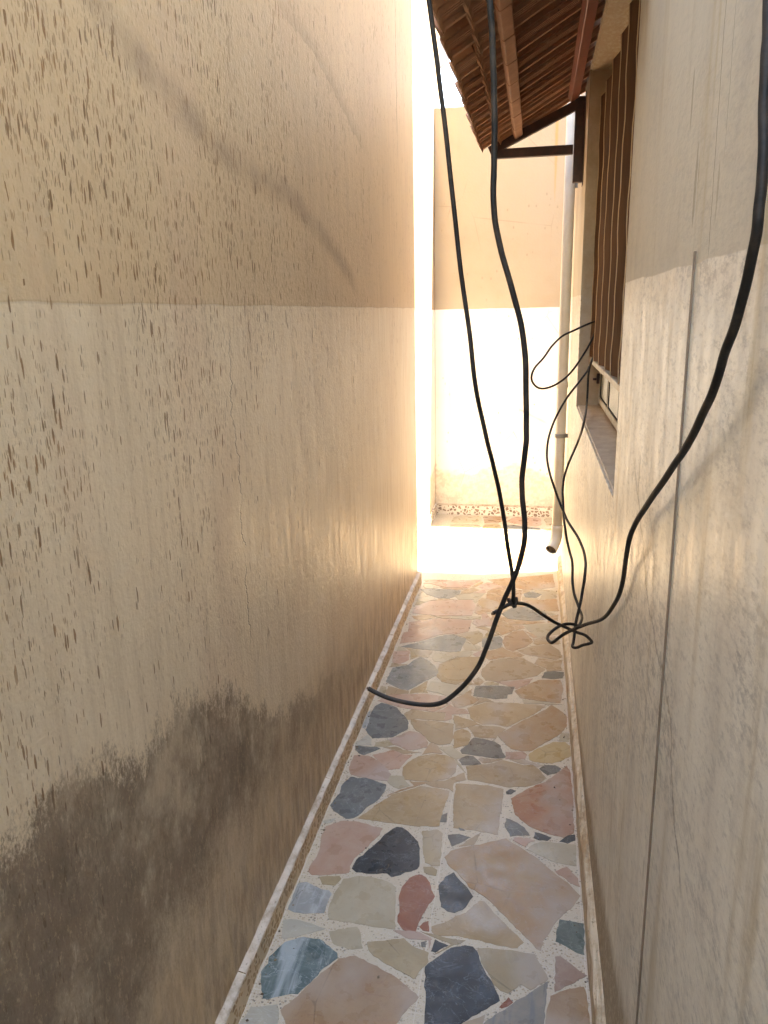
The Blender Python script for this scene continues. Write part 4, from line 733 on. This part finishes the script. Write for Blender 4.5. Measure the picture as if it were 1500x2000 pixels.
M_batten = simple_mat("clay_batten", (0.36, 0.175, 0.105), (0.44, 0.235, 0.15), 0.75, 20)
M_frame = simple_mat("window_frame_cream", (0.58, 0.52, 0.40), (0.45, 0.36, 0.24), 0.5, 18)
M_slat = simple_mat("brown_slat", (0.105, 0.050, 0.026), (0.165, 0.085, 0.045), 0.9, 12, spec=0.08, stretch=(1, 1, 0.2))
M_slat_edge = simple_mat("slat_edge", (0.60, 0.43, 0.26), (0.68, 0.52, 0.35), 0.7, 30)
M_pvc = simple_mat("cream_pvc", (0.72, 0.66, 0.55), (0.66, 0.59, 0.48), 0.42, 6)
M_pvc_in = simple_mat("pipe_inside", (0.12, 0.08, 0.05), (0.07, 0.045, 0.03), 0.8, 20)
M_grey = simple_mat("grey_metal_clip", (0.33, 0.31, 0.27), (0.25, 0.22, 0.18), 0.5, 20)
M_cable = simple_mat("black_cable", (0.010, 0.0075, 0.006), (0.050, 0.036, 0.026), 0.6, 26, bump=0.2, spec=0.3)
M_copper = simple_mat("cut_end", (0.11, 0.06, 0.035), (0.2, 0.1, 0.05), 0.5, 90)
M_dish = simple_mat("dish_grey", (0.36, 0.38, 0.40), (0.30, 0.32, 0.34), 0.6, 6)
M_strip = simple_mat("brown_strip", (0.20, 0.135, 0.085), (0.27, 0.19, 0.125), 0.6, 20)
M_roomdark = simple_mat("dark_room", (0.03, 0.03, 0.03), (0.04, 0.04, 0.04), 0.9, 5)
M_soil = simple_mat("dry_ground", (0.36, 0.29, 0.20), (0.28, 0.22, 0.15), 0.9, 2)
M_plain = simple_mat("plain_render", (0.55, 0.46, 0.34), (0.48, 0.39, 0.28), 0.8, 3)

def glass_mat():
    n = NT("frosted_glass")
    rip = n.vor(n.vec(120, 120, 120), 1.0)
    base = n.mix(n.ss(n.noise(n.vec(8, 8, 8), 1, 3), 0.4, 0.7), (0.44, 0.46, 0.41), (0.52, 0.53, 0.47))
    return n.fin(base, 0.28, n.bump(rip.outputs['Distance'], 0.5, 0.004), spec=0.6)
M_glass = glass_mat()

# ---------------------------------------------------------------- setting
# ground, floor
bm = bmesh.new(); box(bm, (-300, -300, -0.5), (300, 300, -0.06))
tag(link("ground", bm, M_soil), kind='structure')
bm = bmesh.new(); box(bm, (-3.0, -6.0, -0.055), (3.6, 6.2, 0.0))
floor = tag(link("floor", bm, M_grout), kind='structure')

# left wall
bm = bmesh.new(); box(bm, (-1.1, YB, -0.055), (XL, YL, 3.17))
es = [e for e in bm.edges if abs(e.verts[0].co.x-XL) < 1e-4 and abs(e.verts[1].co.x-XL) < 1e-4 and abs(e.verts[0].co.y-YL) < 1e-4 and abs(e.verts[1].co.y-YL) < 1e-4]
bmesh.ops.bevel(bm, geom=es, offset=0.012, segments=3, affect='EDGES')
lw = tag(link("left_wall", bm, M_left), "tall tan plaster wall left of the passage, speckled, with a dark damp stain", "wall", kind="thing")
# side wall of the courtyard
bm = bmesh.new(); box(bm, (-1.1, YL+0.003, -0.055), (XS, 6.3, 4.6))
sw = tag(link("side_wall", bm, M_side), "narrow strip of sunlit white wall just past the end of the tan wall", "wall", kind="thing")
# far wall
bm = bmesh.new(); box(bm, (XS+0.002, YF, -0.055), (3.6, 6.3, 2.985))
fw = tag(link("far_wall", bm, M_far), "cream wall closing the end of the passage, white below, rust streak by the pipe", "wall", kind="thing")
# unseen: courtyard wall raised to cut sky light, back wall added against bounced light
bm = bmesh.new(); box(bm, (3.0, YR+0.003, -0.055), (3.2, YF-0.003, 5.2))
tag(link("courtyard_screen_wall", bm, M_plain), "plain rendered wall hidden right of the courtyard, raised to cut sky light", "wall")
bm = bmesh.new(); box(bm, (XL+0.002, YB+0.3, -0.055), (XR-0.002, YB+0.5, 1.9))
tag(link("bounce_blocker_wall", bm, M_plain), "plain unseen wall added behind the viewer to block bounced light", "wall")

# unseen house block added beyond the far wall to block low sky light
bm = bmesh.new(); box(bm, (0.35, 7.6, -0.055), (7.0, 11.0, 6.2))
nb = tag(link("sky_blocker_house", bm, M_plain), "unseen plain house block added beyond the far wall to cut sky light", "house", kind="thing")
bm = bmesh.new(); box(bm, (0.25, 7.5, 6.203), (7.1, 11.1, 6.35)); link("added_roof_slab", bm, M_plain, nb)

# right house wall with its window opening
WY0, WY1, WZ0, WZ1, WD = 1.835, 3.60, 1.165, 2.53, 0.30
bm = bmesh.new()
def quad(a, b, c_, d): bm.faces.new([bm.verts.new(v) for v in (a, b, c_, d)])
ys = [YB, WY0, WY1, YR]; zs = [-0.055, WZ0, WZ1, HR]
for i in range(3):
    for j in range(3):
        if i == 1 and j == 1: continue
        quad((XR, ys[i], zs[j]), (XR, ys[i], zs[j+1]), (XR, ys[i+1], zs[j+1]), (XR, ys[i+1], zs[j]))
xi = XR+WD
quad((XR, WY0, WZ0), (XR, WY1, WZ0), (xi, WY1, WZ0+0.01), (xi, WY0, WZ0+0.01))
quad((XR, WY0, WZ1), (xi, WY0, WZ1), (xi, WY1, WZ1), (XR, WY1, WZ1))
quad((XR, WY1, WZ0), (XR, WY1, WZ1), (xi, WY1, WZ1), (xi, WY1, WZ0))
quad((XR, WY0, WZ0), (xi, WY0, WZ0), (xi, WY0, WZ1), (XR, WY0, WZ1))
quad((XR, YR, -0.055), (XR, YR, HR), (3.6, YR, HR), (3.6, YR, -0.055))
quad((XR, YB, HR), (3.6, YB, HR), (3.6, YR, HR), (XR, YR, HR))
quad((3.6, YB, -0.055), (3.6, YB, HR), (3.6, YR, HR), (3.6, YR, -0.055))
quad((xi, WY0, WZ0), (xi, WY1, WZ0), (xi, WY1, WZ1), (xi, WY0, WZ1))
bmesh.ops.remove_doubles(bm, verts=bm.verts, dist=1e-4)
bmesh.ops.recalc_face_normals(bm, faces=bm.faces)
def on(e, xv=None, yv=None, zv=None):
    return all((xv is None or abs(v.co.x-xv) < 1e-3) and (yv is None or abs(v.co.y-yv) < 1e-3) and (zv is None or abs(v.co.z-zv) < 1e-3) for v in e.verts)
es = [e for e in bm.edges if (on(e, XR, WY1) or on(e, XR, WY0)) and all(WZ0-1e-3 <= v.co.z <= WZ1+1e-3 for v in e.verts)]
es += [e for e in bm.edges if (on(e, XR, None, WZ0) or on(e, XR, None, WZ1)) and all(WY0-1e-3 <= v.co.y <= WY1+1e-3 for v in e.verts)]
es += [e for e in bm.edges if on(e, XR, YR)]
bmesh.ops.bevel(bm, geom=es, offset=0.007, segments=2, affect='EDGES')
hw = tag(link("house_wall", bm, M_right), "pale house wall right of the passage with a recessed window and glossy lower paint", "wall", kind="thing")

bm = bmesh.new(); box(bm, (XR-0.06, YB, HR+0.003), (2.98, 5.25, HR+0.2))  # unseen overhanging slab added to keep sky light off the left wall's end
link("added_roof_slab", bm, M_plain, hw)

# right skirting: render with a rounded ledge
bm = bmesh.new()
prof = [(SR, -0.05), (SR, 0.088), (SR+0.004, 0.097), (SR+0.011, 0.101), (XR-0.002, 0.106), (XR+0.01, 0.106), (XR+0.01, -0.05)]
rows = []
N = 150
for i in range(N+1):
    y = YB+0.01+(YR-0.002-YB-0.01)*i/N
    rows.append([bm.verts.new((x+(random.uniform(-0.0022, 0.0022) if 0 < k < 5 else 0), y, z+(random.uniform(-0.003, 0.003) if 0 < k < 5 else 0))) for k, (x, z) in enumerate(prof)])
for a, b in zip(rows, rows[1:]):
    for k in range(len(prof)-1): bm.faces.new((a[k], b[k], b[k+1], a[k+1]))
bm.faces.new(rows[0]); bm.faces.new(rows[-1][::-1])
bmesh.ops.recalc_face_normals(bm, faces=bm.faces)
link("skirting", bm, M_skirt_r, hw)

# thin vertical strip on the near part of the house wall
bm = bmesh.new(); box(bm, (XR-0.0025, 1.0375, 0.107), (XR+0.002, 1.0435, 1.662), 0.0)
for v in bm.verts: v.co.y += (v.co.z-1.1)*0.008
link("joint_strip", bm, M_strip, hw)

# skirting tiles of the left wall: one 0.4 m piece after another
def skirt_tile(y0, y1, parent):
    b = bmesh.new(); h = 0.074+random.uniform(-0.001, 0.001); dx = random.uniform(-0.001, 0.001)
    p = [(XL-0.008, -0.02), (SL+dx, -0.02), (SL+dx, h-0.004), (SL-0.003+dx, h), (XL-0.008, h+0.006)]
    m_ = 12; rr = []
    for i in range(m_+1):
        yy = y0+0.001+(y1-y0-0.002)*i/m_
        ch = 0.006 if random.random() < 0.12 and 0 < i < m_ else 0.0
        rr.append([b.verts.new((x+(random.uniform(-0.0012, 0.0012)-ch*0.5 if 0 < k < 4 else 0), yy, z+(random.uniform(-0.0012, 0.0012)-ch if 1 < k < 4 else 0))) for k, (x, z) in enumerate(p)])
    for r0, r1 in zip(rr, rr[1:]):
        for k in range(len(p)):
            f = b.faces.new((r0[k], r0[(k+1) % 5], r1[(k+1) % 5], r1[k])); f.material_index = 1 if k in (2, 3) else 0
    r0, r1 = rr[0], rr[-1]
    b.faces.new(r0); b.faces.new(r1[::-1]); bmesh.ops.recalc_face_normals(b, faces=b.faces)
    link("skirting_tile", b, [M_skirt, M_ledge], parent)
y = -0.2
while y < YL-0.02:
    skirt_tile(y, min(y+0.4, YL-0.004), lw); y += 0.4
x = XS+0.012
while x < 3.5:
    b = bmesh.new(); x1 = min(x+0.3, 3.59); t = random.uniform(-0.001, 0.001)
    box(b, (x+0.001, YF-0.013+t, -0.02), (x1-0.001, YF+0.01, 0.072), 0.0)
    box(b, (x+0.001, YF-0.010+t, 0.0725), (x1-0.001, YF+0.01, 0.088), 0.0, 1)
    link("skirting_tile", b, [M_skirt_far, M_ledge], fw); x += 0.3
y = YL+0.02
while y < YF-0.03:
    b = bmesh.new(); y1 = min(y+0.3, YF-0.016); box(b, (XS-0.01, y+0.001, -0.02), (XS+0.011, y1-0.001, 0.086), 0.0)
    link("skirting_tile", b, M_skirt_far, sw); y += 0.3

# ---------------------------------------------------------------- paving stones set in the floor
SM = {}
def jag(poly, amt):
    out = []
    for i in range(len(poly)):
        a = Vector(poly[i]); b = Vector(poly[(i+1) % len(poly)])
        L = (b-a).length; k = max(1, min(8, int(L/0.012)))
        nrm = Vector((-(b-a).y, (b-a).x)).normalized() if L > 1e-5 else Vector((0, 0))
        for j in range(k):
            out.append(a.lerp(b, j/k)+nrm*(random.uniform(-amt, amt) if j else random.uniform(-amt, amt)*0.4))
    return out
def paving(kind, poly, idx, amt=0.0016):
    if kind not in SM: SM[kind] = stone_mat(kind)
    cc = sum((Vector(p) for p in poly), Vector((0, 0)))/len(poly)
    poly = [Vector(p)+(Vector(p)-cc).normalized()*(0.0012 if cc.y < 2.3 else 0.004) for p in poly]
    pts = jag(poly, amt)
    pts = [Vector((min(max(p.x, SL+0.001), 3.59), p.y)) for p in pts]
    b = bmesh.new(); zt = 0.0006+random.random()*0.0004
    cen = sum(pts, Vector((0, 0)))/len(pts)
    lo = [b.verts.new((p.x, p.y, -0.012)) for p in pts]
    mid = [b.verts.new((p.x, p.y, zt-0.0004)) for p in pts]
    up = []
    for p in pts:
        d = (cen-p); d = d.normalized()*min(0.0006, d.length*0.3)
        up.append(b.verts.new((p.x+d.x, p.y+d.y, zt)))
    n_ = len(pts)
    for i in range(n_):
        j = (i+1) % n_
        b.faces.new((lo[i], lo[j], mid[j], mid[i])); b.faces.new((mid[i], mid[j], up[j], up[i]))
    b.faces.new(up)
    bmesh.ops.recalc_face_normals(b, faces=b.faces)
    return link("paving_stone", b, SM[kind], floor)
for i, (k, p) in enumerate(STONES):
    paving(k, p, i, 0.0022)
# stones beyond the traced part: near end of the passage and the courtyard
def fill(x0, x1, y0, y1, cell, idx, keep=1.0):
    nx = max(1, round((x1-x0)/cell)); ny = max(1, round((y1-y0)/cell))
    g = [[Vector((x0+(x1-x0)*i/nx, y0+(y1-y0)*j/ny)) for j in range(ny+1)] for i in range(nx+1)]
    for i in range(1, nx):
        for j in range(1, ny):
            g[i][j] += Vector((random.uniform(-.33, .33)*cell, random.uniform(-.33, .33)*cell))
    for i in range(nx):
        for j in range(ny):
            q = [g[i][j], g[i+1][j], g[i+1][j+1], g[i][j+1]]
            c_ = sum(q, Vector((0, 0)))/4
            q = [c_+(v-c_)*random.uniform(0.84, 0.93) for v in q]
            cut = []
            for a in range(4):
                cut.append(q[a].lerp(q[(a+1) % 4], random.uniform(0.08, 0.25))); cut.append(q[a].lerp(q[(a+1) % 4], random.uniform(0.72, 0.95)))
            kind = random.choice(['pink', 'rosetan', 'tan', 'cream', 'graytan', 'beige', 'rosebrown', 'rosetan', 'bluegrey', 'blue', 'grey'])
            paving(kind, [(v.x, v.y) for v in cut], idx, 0.003); idx += 1
fill(SL+0.01, SR-0.01, -0.4, 1.02, 0.2, 100)
fill(SL+0.02, 2.2, 4.74, YF-0.03, 0.24, 150)

bm = bmesh.new()
for k in range(170):
    side = random.random()
    gx = SL+abs(random.gauss(0, 0.018))+0.004 if side < 0.45 else (SR-abs(random.gauss(0, 0.014))-0.004 if side < 0.85 else random.uniform(SL+0.02, SR-0.02))
    gy = random.uniform(1.0, 4.4); q = random.choice((0.0016, 0.002, 0.0025, 0.004))*random.uniform(0.7, 1.3)
    c0 = Vector((gx, gy, 0.0016)); an = random.uniform(0, 6.28)
    b0 = [bm.verts.new(c0+Vector((math.cos(an+t)*q*random.uniform(.7, 1.5), math.sin(an+t)*q*random.uniform(.7, 1.5), 0))) for t in (0, 1.5, 3.1, 4.6)]
    tp = bm.verts.new(c0+Vector((0, 0, q*random.uniform(0.5, 1.0))))
    for t in range(4): bm.faces.new((b0[t], b0[(t+1) % 4], tp))
bmesh.ops.recalc_face_normals(bm, faces=bm.faces)
M_grit = simple_mat("grit", (0.09, 0.06, 0.04), (0.30, 0.22, 0.14), 0.9, 40)
tag(link("grit", bm, M_grit), kind='stuff')

# ---------------------------------------------------------------- window
FX = 0.285
bm = bmesh.new()
def fr(y0, z0, y1, z1, d=0.0, t=0.04): box(bm, (FX+d, y0, z0), (FX+t+d, y1, z1), 0.003)
fr(WY0+0.002, WZ0+0.012, WY1-0.002, WZ0+0.040)
fr(WY0+0.002, WZ1-0.06, WY1-0.002, WZ1-0.002)
fr(WY0+0.002, WZ0+0.041, WY0+0.05, WZ1-0.061)
fr(WY1-0.05, WZ0+0.041, WY1-0.002, WZ1-0.061)
for yy in (2.30, 2.74, 3.17): fr(yy-0.012, WZ0+0.041, yy+0.012, WZ1-0.061, 0.002, 0.02)
win = link("window", bm, M_frame, hw)
tag(win, "recessed window with brown slats over its upper part and frosted panes below")
pes = [WY0+0.05, 2.288, 2.312, 2.728, 2.752, 3.158, 3.182, WY1-0.05]
for k in range(0, 8, 2):
    b = bmesh.new(); box(b, (FX+0.005, pes[k]+0.001, WZ0+0.042), (FX+0.012, pes[k+1]-0.001, WZ1-0.062))
    link("pane", b, M_glass, win)
    b = bmesh.new()  # dark putty bead round the pane
    y0, y1, z0, z1 = pes[k]+0.0015, pes[k+1]-0.0015, WZ0+0.0425, WZ1-0.0625
    for q in (((y0, z0), (y1, z0+0.006)), ((y0, z1-0.006), (y1, z1)), ((y0, z0+0.0065), (y0+0.018, z1-0.0065)), ((y1-0.018, z0+0.0065), (y1, z1-0.0065))):
        box(b, (FX+0.0015, q[0][0], q[0][1]), (FX+0.0045, q[1][0], q[1][1]))
    link("putty_bead", b, M_roomdark, win)
b = bmesh.new(); box(b, (FX-0.046, WY0+0.003, 1.358), (FX-0.002, WY1-0.003, 1.378), 0.003)
link("rail", b, M_frame, win)
# slats: folded brown strips standing on the rail, each with a pale edge
sl0 = None
for k in range(7):
    yc = WY0+0.12+k*0.252
    if sl0 is None:
        b = bmesh.new()
        L = 17; W = 0.246
        pr = []
        for i in range(L+1):
            z = 1.379+(2.43-1.379)*i/L
            wv = 0.007*math.sin(i*1.9)+0.006*math.sin(i*0.83+1)
            pr.append((z, wv))
        rws = []
        for z, wv in pr:
            rws.append([b.verts.new(v) for v in ((-0.002, -W/2+wv, z), (-0.040, W/2-0.005+wv*2, z), (-0.0425, W/2+wv*2, z), (-0.038, W/2+0.001+wv*2, z), (0.002, -W/2+0.004+wv, z))])
        for a, c_ in zip(rws, rws[1:]):
            for q in range(5):
                f = b.faces.new((a[q], a[(q+1) % 5], c_[(q+1) % 5], c_[q])); f.material_index = 1 if q in (1, 2) else 0
        b.faces.new(rws[0][::-1]); b.faces.new(rws[-1])
        bmesh.ops.recalc_face_normals(b, faces=b.faces)
        sl0 = link("slat", b, [M_slat, M_slat_edge], win); s = sl0
    else:
        s = sl0.copy(); COL.objects.link(s); s.parent = win
    s.location = (FX-0.004, yc, random.uniform(-0.0, 0.004))
    s.rotation_euler = (random.uniform(-0.004, 0.004), 0, random.uniform(-0.02, 0.03))
# small latch on the frame
b = bmesh.new(); box(b, (FX-0.014, WY1-0.04, 1.265), (FX-0.001, WY1-0.022, 1.31), 0.002); box(b, (FX-0.03, WY1-0.036, 1.28), (FX-0.0145, WY1-0.026, 1.29), 0.002)
link("latch", b, M_steel_dark, win)

# ---------------------------------------------------------------- tiled awning over the window
AY0, AY1 = 1.632, 3.90
aw = tag(empty("awning", (XR, AY0, 2.5)), "clay tiled awning on a dark steel bracket over the window", "awning")
def part(name, b, m, parent=aw, smooth=False):
    o = link(name, b, m, None, smooth); o.parent = parent
    o.matrix_parent_inverse = parent.matrix_world.inverted() if parent else Matrix()
    return o
bpy.context.view_layer.update()
# slope frame: s runs down the slope from the house wall, n is the upward normal
A0 = Vector((XR, 0, 2.555)); A1 = Vector((-0.262, 0, 2.300))
SD = (A1-A0).normalized(); NU = Vector((-SD.z, 0, SD.x)); NU = NU if NU.z > 0 else -NU
SLOPE = (A1-A0).length
# profile across one tile (0.235 m wide): side lap roll, pan, middle roll, pan with fine ribs
TW = 0.2345
def tile_profile():
    P = []
    def bump_(y0, y1, h, n=6):
        for i in range(n+1):
            t = i/n; P.append((y0+(y1-y0)*t, h*math.sin(math.pi*t)))
    P.append((0.0, 0.0)); P.append((0.003, -0.005)); P.append((0.008, -0.005)); P.append((0.011, 0.002))
    P += [(0.016, 0.001), (0.018, 0.044), (0.028, 0.056), (0.052, 0.060), (0.076, 0.056), (0.088, 0.044), (0.091, 0.001), (0.101, 0.0)]
    for q in (0.103, 0.118, 0.133): P += [(q, -0.011), (q+0.006, -0.011), (q+0.008, 0.002), (q+0.013, 0.002)]
    P += [(0.150, 0.001), (0.154, 0.022), (0.170, 0.026), (0.188, 0.022), (0.193, 0.001), (0.199, 0.0), (0.202, -0.012), (0.217, -0.012), (0.220, 0.001), (0.2325, 0.001)]
    return P
def tile_mesh(length, nose):
    b = bmesh.new(); P = tile_profile(); th = 0.013
    cols = []
    for sdist, dn in ((0, 0.0), (length*0.5, 0.0), (length-0.03, 0.0), (length-0.012, 0.0), (length, -nose)):
        lo = [b.verts.new((sdist, y_, z_+dn)) for y_, z_ in P]
        hi = [b.verts.new((sdist, y_, max(z_, -0.001)+th)) for y_, z_ in P]
        cols.append((lo, hi))
    for (l0, h0), (l1, h1) in zip(cols, cols[1:]):
        for k in range(len(P)-1):
            b.faces.new((l0[k], l0[k+1], l1[k+1], l1[k])); b.faces.new((h0[k], h1[k], h1[k+1], h0[k+1]))
        b.faces.new((l0[0], l1[0], h1[0], h0[0])); b.faces.new((l0[-1], h0[-1], h1[-1], l1[-1]))
    for l, h in (cols[0], cols[-1]):
        for k in range(len(P)-1): b.faces.new((l[k], h[k], h[k+1], l[k+1]))
    # cross lug under the tile near its upper end
    bmesh.ops.recalc_face_normals(b, faces=b.faces)
    me = bpy.data.meshes.new("roof_tile"); b.to_mesh(me); b.free(); me.materials.append(M_clay)
    return me
TROT = Matrix((SD, Vector((0, 1, 0)), NU)).transposed().to_4x4()
me_top = tile_mesh(0.33, 0.010); me_low = tile_mesh(0.452, 0.012)
ncol = round((AY1-AY0)/TW)
def put_tile(me, s0, col, lift, jit=1.0):
    o = bpy.data.objects.new("roof_tile", me); COL.objects.link(o)
    pos = A0+SD*(s0+random.uniform(-0.003, 0.003)*jit)+NU*(lift+random.uniform(-0.0012, 0.0012)*jit)
    pos.y = AY0+col*TW+random.uniform(-0.0008, 0.0008)
    o.matrix_world = Matrix.Translation(pos) @ TROT @ Matrix.Rotation(random.uniform(-0.006, 0.006), 4, 'Z')
    mw = o.matrix_world.copy(); o.parent = aw; o.matrix_parent_inverse = aw.matrix_world.inverted(); o.matrix_world = mw
    return o
for k in range(ncol):
    put_tile(me_low, -0.012, k, 0.0)                 # row whose ribbed underside is seen
    put_tile(me_top, SLOPE-0.33, k, 0.034)          # row above, its nose standing out past the first
# red wall beam (steel angle) and lower batten pieces
b = bmesh.new()
def at(s, n_, y): v = A0+SD*s+NU*n_; return Vector((v.x, y, v.z))
beam(b, at(0.075, -0.022, AY0), at(0.075, -0.022, AY1-0.04), 0.042, 0.030, up=NU)
part("beam", b, M_steel_red)
for k in range(ncol):
    b = bmesh.new(); y0 = AY0+k*TW+0.165
    y1 = min(y0+TW-0.0025, AY1-0.03)
    if y1-y0 < 0.03: continue
    j = random.uniform(-0.001, 0.001)
    beam(b, at(0.352+j, -0.024+j, y0), at(0.352+j, -0.024+j, y1), 0.040, 0.030, up=NU, bevel=0.004)
    part("batten", b, M_batten)
# brackets: post on the wall, strut out, rafter under the tiles
def bracket(yc, zb=2.145):
    br = empty("bracket", (XR, yc, 2.3)); bpy.context.view_layer.update()
    br.parent = aw; br.matrix_parent_inverse = aw.matrix_world.inverted(); bpy.context.view_layer.update()
    U = Vector((0, 1, 0)); w = 0.042; d = 0.032
    q = bmesh.new(); beam(q, (XR-0.024, yc, zb), (XR-0.024, yc, 2.50), w, d, up=U); part("post", q, M_steel_dark, br)
    q = bmesh.new(); beam(q, (XR-0.048, yc+0.001, 2.285), (-0.225, yc+0.001, 2.285), 0.040, d-0.002, up=U); part("strut", q, M_steel_dark, br)
    q = bmesh.new(); beam(q, (XR-0.006, yc-0.001, 2.482), (-0.232, yc-0.001, 2.297), 0.040, d-0.004, up=U); part("rafter", q, M_steel_dark, br)
    q = bmesh.new(); box(q, (XR-0.0026, yc-0.03, zb-0.015), (XR+0.003, yc+0.03, 2.515)); part("wall_plate", q, M_steel_dark, br)
bracket(AY1-0.03); bracket(AY0+0.02, 2.262)

# ---------------------------------------------------------------- rain pipe
px_, py_ = 0.150, 4.36
pr_ = 0.0285
pipe = None
b = bmesh.new(); tube(b, [Vector((px_, py_, z)) for z in (0.36, 0.8, 1.5, 2.2, 3.0, 5.0, 6.8)], pr_, 20)
pipe = link("rain_pipe", b, M_pvc, None, True)
tag(pipe, "cream plastic rain pipe running down the far end of the house wall", "pipe")
b = bmesh.new()
P = [Vector((px_, py_, 0.36)), Vector((px_, py_, 0.325)), Vector((px_-0.006, py_-0.012, 0.295)), Vector((px_-0.016, py_-0.034, 0.272)), Vector((px_-0.030, py_-0.062, 0.255))]
tube(b, P, pr_+0.004, 20, cap=False)
el = link("elbow", b, M_pvc, pipe, True)
b = bmesh.new(); tube(b, [P[-1]-(P[-1]-P[-2])*0.9, P[-1]-(P[-1]-P[-2])*0.12], pr_-0.001, 20); link("mouth", b, M_pvc_in, pipe, True)
b = bmesh.new(); d_ = (P[-1]-P[-2]).normalized(); tube(b, [P[-1]-d_*0.004, P[-1]+d_*0.0005], pr_+0.004, 20, cap=False); tube(b, [P[-1]+d_*0.0005, P[-1]-d_*0.004], pr_+0.0005, 20, cap=False)
link("rim", b, M_pvc, pipe, True)
for z, h, m_, r_ in ((1.185, 0.034, M_pvc, 0.004), (0.905, 0.022, M_grey, 0.003), (0.37, 0.03, M_pvc, 0.0045), (2.9, 0.04, M_pvc, 0.004)):
    b = bmesh.new(); tube(b, [Vector((px_, py_, z-h/2)), Vector((px_, py_, z-h/2+0.002)), Vector((px_, py_, z+h/2-0.002)), Vector((px_, py_, z+h/2))], lambda t, r_=r_: pr_+r_*(1 if 0.1 < t < 0.9 else 0.4), 20)
    link("collar", b, m_, pipe, True)
for z in (0.905, 2.2):
    b = bmesh.new(); box(b, (px_+pr_-0.004, py_-0.012, z-0.010), (XR+0.002, py_+0.012, z+0.010)); link("clip", b, M_grey, pipe)

# ---------------------------------------------------------------- cables
def cable(name, pts, r, label, knots=(), ends=(), cat="cable"):
    P_ = smooth_path(catmull(pts, 6), 3)
    ph = random.uniform(0, 6)
    P_ = [p+Vector((math.sin(i*0.37+ph)+0.6*math.sin(i*0.93+ph*2), 0, 0.5*math.sin(i*0.51+ph)))*0.00028 for i, p in enumerate(P_)]
    b = bmesh.new(); tube(b, P_, r, 10)
    o = link(name, b, M_cable, None, True)
    tag(o, label, cat)
    for kp, kr in knots:
        b = bmesh.new(); c_ = Vector(kp)
        loop = [c_+Vector((math.cos(t)*kr*0.85, math.sin(t)*kr*0.7, math.sin(t*2+0.5)*kr*0.9)) for t in [i*0.42 for i in range(30)]]
        tube(b, loop, r*0.72, 8); link("knot", b, M_cable, o, True)
    for k in ends:
        p = P_[0] if k == 0 else P_[-1]; q = P_[1] if k == 0 else P_[-2]
        d__ = (p-q).normalized(); b = bmesh.new(); tube(b, [p-d__*0.001, p+d__*0.004], r*0.55, 8); link("cut_end", b, M_copper, o)
    return o
ex = lambda p, n: [Vector(p)+Vector(v) for v in n]
A_ = ex(CABLE_HANGING[0], [(-0.10, 0.05, 1.3), (-0.05, 0.03, 0.6)])+[Vector(p) for p in CABLE_HANGING]
cable("hanging_cable", A_, 0.0043, "black cable hanging in front of the far wall, tied at its foot to another cable", knots=[(CABLE_HANGING[-1], 0.0105)])
B_ = ex(CABLE_LOOSE_END[0], [(-0.02, -0.05, 1.4), (-0.01, -0.02, 0.6)])+[Vector(p) for p in CABLE_LOOSE_END]
cable("loose_cable", B_, 0.0044, "black cable hanging past the awning, its loose cut end curling left over the paving", ends=(1,))
D_ = [Vector(p) for p in CABLE_WALL]
cable("wall_cable", D_, 0.0044, "thick near black cable down the right edge, looping low and rising thin to the window")
cable("tied_cable", [Vector(p) for p in CABLE_KNOTTED], 0.0042, "thin dark cable knotted to the hanging one, kinked low, rising to the window", ends=(0,))
cable("looped_cable", [Vector(p) for p in CABLE_LOOP], 0.0041, "thin cable bent in a teardrop loop out of the slatted window")

# ---------------------------------------------------------------- dish on the far wall
dish = tag(empty("dish", (-0.60, 6.45, 2.985)), "pale grey dish above the far wall, half hidden behind the awning tiles", "dish")
bpy.context.view_layer.update()
b = bmesh.new(); rows = []
for i in range(7):
    r = 0.30*i/6; dz = 0.11*(i/6)**2
    rows.append([b.verts.new((r*math.cos(2*math.pi*k/28), r*math.sin(2*math.pi*k/28), dz)) for k in range(28)])
for a, c_ in zip(rows[1:], rows[2:]):
    for k in range(28): b.faces.new((a[k], a[(k+1) % 28], c_[(k+1) % 28], c_[k]))
b.faces.new(rows[1])
for v in rows[0]: b.verts.remove(v)
bmesh.ops.solidify(b, geom=list(b.faces), thickness=0.006)
b.transform(Matrix.Translation((-0.83, 6.45, 3.50)) @ Matrix.Rotation(math.radians(-65), 4, 'X') @ Matrix.Rotation(math.radians(-15), 4, 'Y') @ Matrix.Scale(0.55, 4))
part("bowl", b, M_dish, dish, True)
b = bmesh.new(); tube(b, [Vector((-0.83, 6.47, 2.6)), Vector((-0.83, 6.47, 3.49))], 0.02, 10); part("mast", b, M_grey, dish, True)
